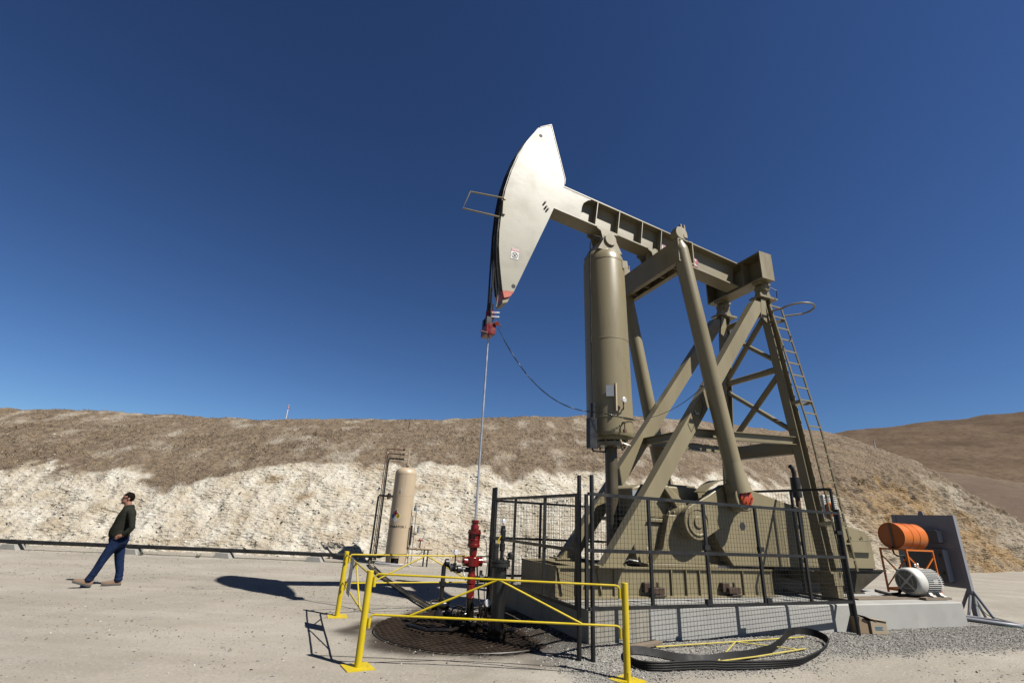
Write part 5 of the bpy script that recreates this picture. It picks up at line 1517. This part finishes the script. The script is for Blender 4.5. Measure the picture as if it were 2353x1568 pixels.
MB().prism([(0.62, HT - 0.004), (0.76, HT - 0.004), (0.73, HT + 0.10), (0.65, HT + 0.10)], -0.012, 0.012, lambda a_, y_, b_: (y_, a_, b_)).build('lifting_lug', M['grey'], ep)
e1 = MB().bx(-0.25, -0.042, 0.30, 1.05, 1.62, 1.93).build('breaker_box', M['greydark'], ep, bevel=0.008)
MB().bx(-0.24, -0.06, 0.283, 0.298, 1.64, 1.92).build('cover', M['greylite'], e1)
e2 = MB().bx(-0.28, -0.042, 0.26, 1.05, 0.72, 1.50).build('starter_cabinet', M['greydark'], ep, bevel=0.008)
MB().bx(-0.27, -0.06, 0.243, 0.258, 0.74, 1.48).build('cover', M['greylite'], e2)
MB().box((-0.284, 0.65, 1.44), (0.004, 0.16, 0.03)).build('data_plate', M['greylite'], e2)
for zz in (0.9, 1.3):
    MB().bx(-0.30, -0.28, 0.30, 0.34, zz, zz + 0.08).build('latch', M['black'], e2)
MB().bx(-0.16, -0.042, 1.1, 1.3, 0.75, 1.4).build('meter_box', M['grey'], ep, bevel=0.006)
def gpt(x, y, dz):
    return (x, y, float(ground_z(x, y)) + dz)
b = MB().tube([gpt(10.35, 12.45, 0.045), gpt(10.71, 12.30, 0.045), gpt(10.98, 12.0, 0.045), gpt(11.02, 11.72, 0.045), gpt(11.0, 11.45, 0.045), gpt(10.92, 11.28, 0.045), gpt(10.76, 11.2, 0.045), gpt(10.55, 11.25, 0.045), gpt(10.25, 11.42, 0.045), gpt(9.95, 11.62, 0.045)], 0.042, 12)
solo('conduit_loop', b, M['grey'], 'dark grey conduit loop on the ground at the foot of the electrical panel', 'conduit')
b = MB().tube([gpt(11.25, 12.6, 0.3), gpt(11.2, 12.3, 0.12), gpt(11.05, 11.9, 0.1), gpt(11.1, 11.4, 0.06), gpt(10.9, 11.2, 0.02), gpt(10.5, 11.2, 0.02)], 0.008, 5)
solo('ground_wire', b, M['green'], 'thin green earth wire trailing over the grey conduit loop', 'wire')

# ------------------------------------------------------------------ tan separator vessel under the bank
SX, SY = -3.63, 18.30
sp = thing('separator_vessel', 'tall tan upright tank lettered SEPARATOR in front of the pale bank', 'tank', (SX, SY, 0), 0)
def Sp(name, mb, mat=None, parent=None, **k):
    return mb.build(name, mat or M['sep'], parent or sp, **k)
RV = 0.382
ves = Sp('shell', MB().lathe([(0.30, 0.06), (0.305, 0.24), (0.33, 0.33), (0.38, RV), (0.40, RV), (3.02, RV), (3.04, RV), (3.12, 0.365), (3.19, 0.32), (3.24, 0.22), (3.26, 0.08), (3.262, 0.02)], (0, 0, 0), n=56), sharp=40)
for z_ in (2.275, 3.03):
    Sp('weld_band', MB().lathe([(-0.010, RV - 0.004), (-0.005, RV + 0.004), (0.005, RV + 0.004), (0.010, RV - 0.004)], (0, 0, z_), n=56), None, ves)
def cylpt(th, z, r):
    n_ = V3((0.195, -0.98, 0)); r_ = V3((0.98, 0.195, 0))
    d_ = n_ * math.cos(th) + r_ * math.sin(th)
    return V3((d_[0] * r, d_[1] * r, z))
sk = MB()
for k in range(6):
    th0 = k * math.pi / 3
    pass
skp = []
op_c = R(-8)
for (t0, t1, z0, z1) in ((op_c + 0.42, op_c + 2 * math.pi - 0.42, 0.0, 0.36), (op_c - 0.42, op_c + 0.42, 0.235, 0.36), (op_c - 0.42, op_c + 0.42, 0.0, 0.03)):
    m_ = max(4, int((t1 - t0) / 0.12))
    th_ = np.linspace(t0, t1, m_ + 1)
    vs = [cylpt(a, z, r) for a in th_ for (z, r) in ((z0, 0.33), (z1, 0.36 if z1 > 0.3 else 0.33), (z1, 0.345 if z1 > 0.3 else 0.315), (z0, 0.315))]
    fs = []
    for i in range(m_):
        for k in range(4):
            fs.append((i * 4 + k, i * 4 + (k + 1) % 4, (i + 1) * 4 + (k + 1) % 4, (i + 1) * 4 + k))
    fs += [(0, 1, 2, 3), (m_ * 4, m_ * 4 + 3, m_ * 4 + 2, m_ * 4 + 1)]
    sk.add(vs, fs)
Sp('skirt', sk)
Sp('drain_pipe', MB().tube([(0.05, -0.1, 0.30), (0.05, -0.12, 0.14), (0.0, -0.2, 0.10)], 0.025, 8), M['steel'])
Sp('weld_seam', MB().tube([cylpt(R(3), z, RV + 0.001) for z in (2.29, 2.65, 3.02)], 0.006, 4), None, ves)
tn = Sp('top_nozzle', MB().cyl((0.02, 0, 3.25), (0.02, 0, 3.36), 0.045, n=14).lathe([(0, 0.09), (0.02, 0.09), (0.025, 0.08), (0.045, 0.09), (0.06, 0.09)], (0.02, 0, 3.335), n=16).cyl((0.02, 0, 3.38), (0.02, 0, 3.98), 0.022, n=8), M['sep'])
for z, xe in ((3.90, -0.80), (3.73, -0.745), (3.555, -0.69)):
    Sp('vent_line', MB().tube([(0.02, 0, z), (-0.25, 0, z + 0.005)], 0.018, 8), M['sep'], tn)
    Sp('vent_line', MB().tube([(-0.20, 0, z), (xe + 0.03, 0, z + 0.01), (xe, 0, z - 0.02), (xe - 0.02, 0, z - 0.1), (xe - 0.02 , 0, 0.12)], 0.017 if z > 3.6 else 0.030, 8), M['rust'] if z > 3.8 else M['blackpipe'], tn)
    Sp('union', MB().cyl((-0.22, 0, z), (-0.14, 0, z), 0.035, n=10), M['blackpipe'], tn)
Sp('side_nozzle', MB().cyl((-0.36, 0, 2.235), (-0.52, 0, 2.235), 0.045, n=12).cyl((-0.47, 0, 2.235), (-0.51, 0, 2.235), 0.10, n=16))
Sp('side_line', MB().tube([(-0.50, 0, 2.235), (-0.86, 0.02, 2.25), (-0.90, 0.02, 2.20), (-0.91, 0.02, 0.15)], 0.035, 10).cyl((-0.56, 0, 2.235), (-0.53, 0, 2.235), 0.11, n=16), M['blackpipe'])
Sp('pipe_support', MB().prism([(-0.98, 0.0), (-0.78, 0.0), (-0.86, 0.22), (-0.92, 0.22)], -0.05, 0.05), M['blackpipe'])
for zt_ in (1.72, 1.80, 2.40, 2.46):
    Sp('stud', MB().cyl(cylpt(R(-22 + (zt_ > 2) * 6), zt_, RV - 0.01), cylpt(R(-22 + (zt_ > 2) * 6), zt_, RV + 0.02), 0.018, n=8), M['signwhite'], ves)
# hazard diamond wrapped round the shell
def patch(c_th, c_z, pts2, r, n=6):
    """quad with corners pts2 ((arc, z) offsets) laid on the shell"""
    b = MB()
    vs = []
    for i in range(n + 1):
        for j in range(n + 1):
            a, c_ = i / n, j / n
            p_ = (V3(pts2[0]) * (1 - a) + V3(pts2[1]) * a) * (1 - c_) + (V3(pts2[3]) * (1 - a) + V3(pts2[2]) * a) * c_
            vs.append(cylpt(c_th + p_[0] / RV, c_z + p_[1], r))
    fs = [(i * (n + 1) + j, (i + 1) * (n + 1) + j, (i + 1) * (n + 1) + j + 1, i * (n + 1) + j + 1) for i in range(n) for j in range(n)]
    return b.add(vs, fs)
h_ = 0.225
cth, czd = R(-30), 1.585
dm = Sp('hazard_diamond', patch(cth, czd, [(0, h_), (h_, 0), (0, -h_), (-h_, 0)], RV + 0.003), M['signwhite'], ves)
g_ = h_ * 0.92
for nm, mt, cx_, cz_ in (('red_quarter', 'signred', 0, 1), ('yellow_quarter', 'signyellow', 1, 0), ('blue_quarter', 'signblue', -1, 0)):
    q_ = g_ / 2 - 0.005
    ox, oz = cx_ * g_ / 2, cz_ * g_ / 2
    Sp(nm, patch(cth, czd, [(ox, oz + q_), (ox + q_, oz), (ox, oz - q_), (ox - q_, oz)], RV + 0.005), M[mt], dm)
def bender(c_th, c_z, r, ox=0.0, oz=0.0):
    return lambda co: [tuple(cylpt(c_th + (float(p_[0]) + ox) / RV, c_z + float(p_[1]) + oz, r + 0.002 + float(p_[2]))) for p_ in co]
for ch, cx_, cz_ in (('3', 0, 1), ('0', 1, 0), ('1', -1, 0)):
    lettering('lettering', ch, 0.15, M['signblack'], dm, None, 0.001, bender(cth, czd, RV + 0.005, cx_ * g_ / 2, cz_ * g_ / 2), 0.8)
lettering('lettering', 'SEPARATOR 1', 0.098, M['signblack'], ves, None, 0.001, bender(R(-16), 1.235, RV), 1.12)
# level instruments and outlet piping at the right
ins_ = Sp('instrument_riser', MB().cyl((0.44, -0.12, 0.02), (0.44, -0.12, 1.62), 0.016, n=8).cyl((0.55, -0.12, 0.04), (0.55, -0.12, 1.80), 0.014, n=8).tube([(0.36, -0.1, 1.35), (0.44, -0.12, 1.36), (0.72, -0.12, 1.36)], 0.014, 6), M['wire'])
Sp('sight_tube', MB().cyl((0.45, -0.16, 0.66), (0.45, -0.16, 1.30), 0.038, n=12), M['black'], ins_)
Sp('transmitter', MB().cyl((0.50, -0.12, 1.78), (0.50, -0.12, 1.90), 0.05, n=14).cyl((0.50, -0.12, 1.90), (0.50, -0.12, 2.0), 0.02, n=8), M['blue'], ins_)
Sp('regulator', MB().cyl((0.70, -0.12, 1.06), (0.70, -0.12, 1.26), 0.055, n=14).cyl((0.70, -0.12, 1.26), (0.70, -0.12, 1.30), 0.03, n=10), M['greylite'], ins_)
Sp('impulse_tube', MB().tube([(0.72, -0.12, 1.12), (0.90, -0.12, 1.12), (0.92, -0.12, 1.06), (0.90, -0.12, 0.9), (0.72, -0.12, 0.78)], 0.010, 6), M['wire'], ins_)
cvv = Sp('control_valve', MB().lathe([(0, 0.04), (0.01, 0.12), (0.03, 0.12), (0.05, 0.05), (0.09, 0.03)], (0.80, -0.12, 0.80), n=18).cyl((0.80, -0.12, 0.58), (0.80, -0.12, 0.80), 0.022, n=8), M['red'])
Sp('outlet_pipe', MB().tube([(0.36, -0.05, 0.555), (0.50, -0.12, 0.555), (1.25, -0.12, 0.555)], 0.04, 10).cyl((0.70, -0.12, 0.555), (0.74, -0.12, 0.555), 0.075, n=12).cyl((0.86, -0.12, 0.555), (0.90, -0.12, 0.555), 0.075, n=12), M['sep'])
for x_ in (0.97, 1.10):
    Sp('pipe_leg', MB().cyl((x_, -0.12, -0.02), (x_, -0.12, 0.53), 0.026, n=8), M['blackpipe'])
Sp('base_frame', MB().tube([(-0.62, -0.55, 0.02), (-0.55, -0.60, 0.10), (0.60, -0.60, 0.06), (0.64, -0.60, 0.02)], 0.022, 8), M['chrome'])
Sp('base_frame', MB().bx(-0.5, 0.6, -0.42, -0.36, 0.0, 0.03), M['conc'])

# ------------------------------------------------------------------ pipeline along the foot of the bank, on concrete blocks
pl = [(-24.0, 16.4), (-15.08, 16.95), (-12.4, 17.35), (-8.85, 17.75), (-5.6, 18.05)]
b = MB().tube([(x, y, 0.235) for x, y in pl] + [(-5.2, 18.1, 0.235)], 0.062, 14)
plt_ = thing('pipeline', 'long black pipe running along the foot of the pale bank', 'pipe', (-12, 17.4, 0), 0)
def loc_(mb, o=(-12, 17.4, 0)):
    mb.v = [(p[0] - o[0], p[1] - o[1], p[2] - o[2]) for p in mb.v]
    return mb
loc_(b).build('pipe', M['blackpipe'], plt_)
loc_(MB().tube([(x, y + 0.17, 0.225) for x, y in pl] + [(-5.3, 18.28, 0.22)], 0.03, 8)).build('pipe', M['blackpipe'], plt_)
loc_(MB().tube([(-5.3, 18.1, 0.235), (-4.9, 18.15, 0.235), (-4.2, 18.3, 0.24), (-4.0, 18.35, 0.3)], 0.05, 10).cyl((-5.25, 18.1, 0.235), (-5.12, 18.1, 0.235), 0.10, n=14).cyl((-4.95, 18.12, 0.235), (-4.88, 18.12, 0.235), 0.09, n=14)).build('manifold', M['blackpipe'], plt_)
loc_(MB().cyl((-5.05, 18.1, 0.2), (-5.05, 18.1, 0.52), 0.022, n=8).cyl((-5.05, 18.1, 0.50), (-5.05, 18.1, 0.53), 0.07, n=10)).build('valve', M['blackpipe'], plt_)
names = ['leftmost concrete block under the black pipeline, near the picture edge', 'concrete block under the pipeline just behind the walking person', 'concrete block under the pipeline midway to the tan tank', 'concrete block under the end of the pipeline near the tan tank']
for (x, y), lb in zip([(-15.6, 16.95), (-12.1, 17.40), (-9.25, 17.72), (-6.3, 17.98)], names):
    b = MB().prism([(x - 0.30, -0.03), (x + 0.30, -0.03), (x + 0.20, 0.165), (x - 0.20, 0.165)], y - 0.16, y + 0.22)
    bl = solo('pipe_block', b, M['concblock'], lb, 'block', 'concrete pipe blocks', bevel=0.012)
# flow line from the cellar to the separator
fl_ = MB().tube([(-0.75, 8.95, 0.10), (-1.0, 9.5, 0.05), (-2.15, 12.0, 0.04), (-3.3, 14.7, 0.04), (-4.3, 17.4, 0.05), (-4.42, 17.9, 0.12)], 0.033, 10)
solo('flow_line', fl_, M['oily'], 'oil-stained steel flow line on the dirt from wellhead towards the tan tank', 'pipe')
fl_ = MB().tube([(-0.62, 9.1, 0.06), (-0.85, 9.55, 0.025), (-2.02, 12.05, 0.022), (-3.15, 14.7, 0.022), (-4.1, 17.3, 0.022)], 0.018, 8)
solo('flow_line', fl_, M['blackpipe'], 'thinner black line lying beside the oil-stained flow line', 'pipe')

# marker posts on the hill
def marker(label, p, hgt, r, lean=0.0, bands=True, mats=('signwhite', 'signred')):
    t_ = thing('marker_post', label, 'marker post', tuple(p), 0)
    L_ = V3((lean, 0, 1)) * hgt
    MB().cyl((0, 0, -0.4), tuple(L_), r, n=10).build('post', M[mats[0]], t_)
    if bands:
        for a, c_ in ((0.80, 0.86), (0.92, 0.965)):
            MB().cyl(tuple(L_ * a), tuple(L_ * c_), r * 1.05, n=10).build('band', M[mats[1]], t_)
def hill_at(x, y):
    i = np.argmin((PX - x) ** 2 + (PY - y) ** 2)
    return float(PZ.ravel()[i])
mx_, my_ = -13.9, 30.2
marker('white marker post with red bands on the ridge above the pale bank', (mx_, my_, hill_at(mx_, my_) - 0.05), 1.30, 0.034)
mx_, my_ = -5.75, 28.0
marker('short dark stake on the ridge above the tan tank', (mx_, my_, hill_at(mx_, my_)), 0.42, 0.03, 0.12, False, ('rust', 'rust'))
mx_, my_ = 38.4, 50.2
marker('small white marker post on the crest of the hill at the right', (mx_, my_, hill_at(mx_, my_)), 0.95, 0.05)

# a few green weeds by the pipeline
for i, (x, y, lb) in enumerate([(-11.6, 17.15, 'small green weed under the pipeline behind the person'), (-9.9, 17.35, 'small green weed under the pipeline right of the person')]):
    b = MB()
    for k in range(40):
        a, r_ = random.random() * 6.283, random.random() * 0.05
        l_ = 0.06 + 0.13 * random.random()
        p0 = V3((x + r_ * math.cos(a), y + r_ * math.sin(a), -0.01))
        p1 = p0 + V3((math.cos(a) * l_ * 0.7, math.sin(a) * l_ * 0.7, l_))
        sd = V3((-math.sin(a), math.cos(a), 0)) * 0.008
        b.add([p0 - sd, p0 + sd, p1], [(0, 1, 2)])
    solo('weed', b, paint('weed_green_%d' % i, (0.12, 0.14, 0.07), 0.8), lb, 'weed', 'weeds by the pipeline', sharp=0)

# ------------------------------------------------------------------ the person
fd = (-0.808, -0.589)
ROT = math.atan2(fd[1], fd[0])
OM = (-7.98, 10.92)
man = thing('person', 'person in dark long-sleeved shirt and jeans strolling with hands in pockets', 'person', (OM[0], OM[1], float(ground_z(*OM)) + 0.0), ROT)

def rings(b, secs, n=20):
    """horizontal elliptical rings: (a, y, z, ra, ry)"""
    vs, fs = [], []
    for (a, y, z, ra, ry) in secs:
        for k in range(n):
            t_ = 2 * math.pi * k / n
            vs.append((a + ra * math.cos(t_), y + ry * math.sin(t_), z))
    m_ = len(secs)
    for i in range(m_ - 1):
        for k in range(n):
            fs.append((i * n + k, i * n + (k + 1) % n, (i + 1) * n + (k + 1) % n, (i + 1) * n + k))
    fs += [tuple(range(n - 1, -1, -1)), tuple((m_ - 1) * n + k for k in range(n))]
    return b.add(vs, fs)
def ball(b, c_, rx, ry, rz, n=14, m=10):
    secs = []
    for i in range(m + 1):
        t_ = math.pi * i / m
        secs.append((c_[0], c_[1], c_[2] - rz * math.cos(t_), max(rx * math.sin(t_), 1e-3), max(ry * math.sin(t_), 1e-3)))
    return rings(b, secs, n)
def fused(name, b, mat, voxel, parent, it=4, sm=0.5):
    me = bpy.data.meshes.new(name)
    me.from_pydata(b.v, [], b.f)
    bmfix(me)
    o = bpy.data.objects.new(name, me)
    COL.objects.link(o)
    r_ = o.modifiers.new('r', 'REMESH')
    r_.mode, r_.voxel_size = 'VOXEL', voxel
    s_ = o.modifiers.new('s', 'SMOOTH')
    s_.factor, s_.iterations = sm, it
    bpy.context.view_layer.update()
    nm = bpy.data.meshes.new_from_object(o.evaluated_get(bpy.context.evaluated_depsgraph_get()))
    bpy.data.objects.remove(o)
    nm.materials.clear()
    return finish(nm, name, mat, parent, None, 60)

def torso(b, g=0.0, z0=0.70):
    S = [(-0.05, 0, 0.72, 0.10, 0.14), (-0.05, 0, 0.80, 0.15, 0.17), (-0.045, 0, 0.88, 0.172, 0.182), (-0.032, 0, 0.96, 0.163, 0.178), (-0.012, 0, 1.06, 0.168, 0.182), (-0.035, 0, 1.20, 0.158, 0.195), (-0.055, 0, 1.36, 0.150, 0.205), (-0.062, 0, 1.44, 0.122, 0.19), (-0.052, 0, 1.49, 0.095, 0.13), (-0.035, 0, 1.525, 0.075, 0.085)]
    rings(b, [(a, y, z, ra + g, ry + g) for (a, y, z, ra, ry) in S if z >= z0])
ARM_N = [(-0.085, 0.165, 1.43), (-0.125, 0.225, 1.38), (-0.165, 0.255, 1.25), (-0.195, 0.275, 1.12), (-0.15, 0.265, 1.05), (-0.09, 0.245, 0.985)]
ARM_F = [(-0.075, -0.165, 1.43), (-0.10, -0.225, 1.38), (-0.13, -0.255, 1.25), (-0.14, -0.27, 1.12), (-0.06, -0.25, 1.05), (0.02, -0.22, 0.985)]
AR = [0.066, 0.070, 0.062, 0.058, 0.052, 0.045]
LEG_N = [(-0.02, 0.085, 0.88), (0.03, 0.092, 0.74), (0.105, 0.10, 0.548), (0.135, 0.10, 0.45), (0.165, 0.10, 0.34), (0.205, 0.10, 0.23), (0.240, 0.10, 0.145), (0.252, 0.10, 0.115)]
LEG_F = [(-0.07, -0.085, 0.88), (-0.095, -0.09, 0.74), (-0.160, -0.10, 0.46), (-0.19, -0.10, 0.36), (-0.215, -0.10, 0.28), (-0.225, -0.10, 0.19), (-0.230, -0.10, 0.12), (-0.232, -0.10, 0.075)]
LR = [0.102, 0.100, 0.080, 0.074, 0.070, 0.067, 0.070, 0.066]
b = MB()
torso(b, -0.03, 0.86)
b.tube(ARM_N, [r_ - 0.014 for r_ in AR], 12); b.tube(ARM_F, [r_ - 0.014 for r_ in AR], 12)
b.tube(LEG_N, [r_ - 0.018 for r_ in LR], 12); b.tube(LEG_F, [r_ - 0.018 for r_ in LR], 12)
b.tube([(-0.045, 0, 1.44), (-0.03, 0, 1.53), (-0.005, 0, 1.60), (0.01, 0, 1.66)], [0.078, 0.068, 0.066, 0.064], 14)
ball(b, (0.012, 0, 1.705), 0.098, 0.077, 0.100)
ball(b, (0.040, 0, 1.640), 0.070, 0.064, 0.070)
ball(b, (0.070, 0, 1.602), 0.034, 0.040, 0.034)
b.loft([((0.100, 0, 1.695), 0.010), ((0.122, 0, 1.655), 0.014), ((0.105, 0, 1.640), 0.014)], 8)
for sg in (-1, 1):
    ball(b, (0.0, sg * 0.078, 1.675), 0.018, 0.012, 0.030, 8, 6)
for sg, wr, kn, tipp in ((1, (-0.09, 0.245, 0.985), (-0.03, 0.222, 0.945), (0.035, 0.195, 0.905)), (-1, (0.02, -0.22, 0.985), (0.07, -0.185, 0.94), (0.12, -0.155, 0.90))):
    wr, kn, tipp = V3(wr), V3(kn), V3(tipp)
    d_ = unit(kn - wr)
    upv = unit(np.cross(d_, (0, sg, 0)))
    b.loft([(wr - d_ * 0.03, 0.028), (wr, 0.030), (wr + d_ * 0.04, 0.036), (kn, 0.034)], 10)
    for k, (o_, ln) in enumerate(((-0.030, 0.9), (-0.010, 1.0), (0.011, 0.96), (0.031, 0.8))):
        f0_ = kn + upv * o_ * 0.9
        f2_ = kn + (tipp - kn) * ln + upv * o_
        f1_ = (f0_ + f2_) / 2 + V3((0, sg * 0.010, 0.004))
        b.tube([f0_, f1_, f2_], [0.0105, 0.0098, 0.0085], 7)
    th_ = wr + d_ * 0.03
    b.tube([th_, th_ + V3((0.035, -sg * 0.012, 0.014)), th_ + V3((0.075, -sg * 0.025, 0.006))], [0.013, 0.0115, 0.009], 7)
body = fused('body', b, M['skin'], 0.0085, man, 3, 0.45)
b = MB()
torso(b, 0.010, 0.93)
rings(b, [(-0.030, 0, 0.925, 0.180, 0.192), (-0.018, 0, 1.0, 0.184, 0.194), (-0.014, 0, 1.06, 0.180, 0.192)])
b.tube(ARM_N, [r_ + 0.003 for r_ in AR], 14); b.tube(ARM_F, [r_ + 0.003 for r_ in AR], 14)
b.tube([(-0.055, 0, 1.50), (-0.048, 0, 1.565)], [0.096, 0.080], 16)
fused('shirt', b, M['shirt'], 0.012, man, 3)
b = MB()
rings(b, [(-0.04, 0, 0.68, 0.06, 0.11), (-0.045, 0, 0.75, 0.12, 0.16), (-0.05, 0, 0.80, 0.157, 0.178), (-0.046, 0, 0.88, 0.178, 0.187), (-0.032, 0, 0.955, 0.166, 0.180)])
b.tube(LEG_N, LR, 16); b.tube(LEG_F, LR, 16)
for L_ in (LEG_N, LEG_F):           # gathered cloth at knee and ankle
    for i, k in ((2, 0.083), (5, 0.074), (6, 0.076)):
        b.tube([V3(L_[i]) - V3((0.004, 0, 0.012)), V3(L_[i]) + V3((-0.004, 0, 0.012))], k, 14)
fused('jeans', b, M['jeans'], 0.011, man, 2)
def shoe(heel, pitch, name):
    cp, spn = math.cos(pitch), math.sin(pitch)
    def tr(x, y, z):
        return (heel[0] + x * cp - z * spn, heel[1] + y, heel[2] + x * spn + z * cp)
    prof = [(0.0, 0.030, 0.095), (0.03, 0.040, 0.115), (0.09, 0.041, 0.122), (0.13, 0.043, 0.108), (0.19, 0.050, 0.088), (0.25, 0.050, 0.080), (0.295, 0.040, 0.068), (0.325, 0.020, 0.050)]
    n_ = 12
    vs = []
    for (x, hw_, h2) in prof:
        for k in range(n_):
            t_ = math.pi * k / (n_ - 1)
            vs.append(tr(x, hw_ * math.cos(t_), 0.028 + (h2 - 0.02) * math.sin(t_) ** 0.7))
    fs = [(i * n_ + k, i * n_ + k + 1, (i + 1) * n_ + k + 1, (i + 1) * n_ + k) for i in range(len(prof) - 1) for k in range(n_ - 1)]
    fs += [tuple(range(n_)), tuple((len(prof) - 1) * n_ + k for k in range(n_ - 1, -1, -1))]
    fs += [(i * n_, (i + 1) * n_, (i + 1) * n_ + n_ - 1, i * n_ + n_ - 1) for i in range(len(prof) - 1)]
    o = MB().add(vs, fs).build('shoe', M['boot'], man, sharp=50)
    out = [(x, hw_ + 0.004) for (x, hw_, _) in prof]
    ring_ = [(x, h) for x, h in out] + [(x, -h) for x, h in reversed(out)]
    m_ = len(ring_)
    vs = [tr(x - 0.004, y, 0.0 + (0.006 if 0.10 < x < 0.14 else 0)) for x, y in ring_] + [tr(x - 0.004, y, 0.032) for x, y in ring_]
    fs = [tuple(range(m_)), tuple(range(2 * m_ - 1, m_ - 1, -1))] + [(i, (i + 1) % m_, (i + 1) % m_ + m_, i + m_) for i in range(m_)]
    MB().add(vs, fs).build('sole', M['sole'], o, sharp=30)
shoe((-0.300, -0.10, 0.004), 0.0, 'far')
shoe((0.178, 0.10, 0.012), R(16), 'near')
# short dark hair as a shell over the skull, goatee, sunglasses
hb = MB()
ball(hb, (0.002, 0, 1.708), 0.106, 0.085, 0.108, 24, 18)
keep = []
for f_ in hb.f:
    c_ = np.mean([hb.v[i] for i in f_], axis=0)
    if (c_[2] > 1.742) or (c_[0] < 0.022 and c_[2] > 1.70) or (c_[0] < -0.022 and c_[2] > 1.635):
        if not (c_[0] > 0.085 and c_[2] < 1.765):
            keep.append(f_)
hb.f = keep
hr_ = hb.build('hair', M['hair'], man)
sd_ = hr_.modifiers.new('thick', 'SOLIDIFY')
sd_.thickness = 0.010
gb = MB()
ball(gb, (0.084, 0, 1.600), 0.026, 0.030, 0.026, 8, 6)
gb.build('goatee', M['hair'], man)
sgl = MB()
for sg in (-1, 1):
    sgl.box((0.104, sg * 0.034, 1.700), (0.008, 0.052, 0.030), unit((1, sg * 0.35, 0)), unit((-sg * 0.35, 1, 0)))
    sgl.bar((0.092, sg * 0.066, 1.705), (0.005, sg * 0.085, 1.695), 0.004, 0.008)
sgl.box((0.112, 0, 1.703), (0.006, 0.02, 0.006))
sgl.build('sunglasses', M['glass'], man)
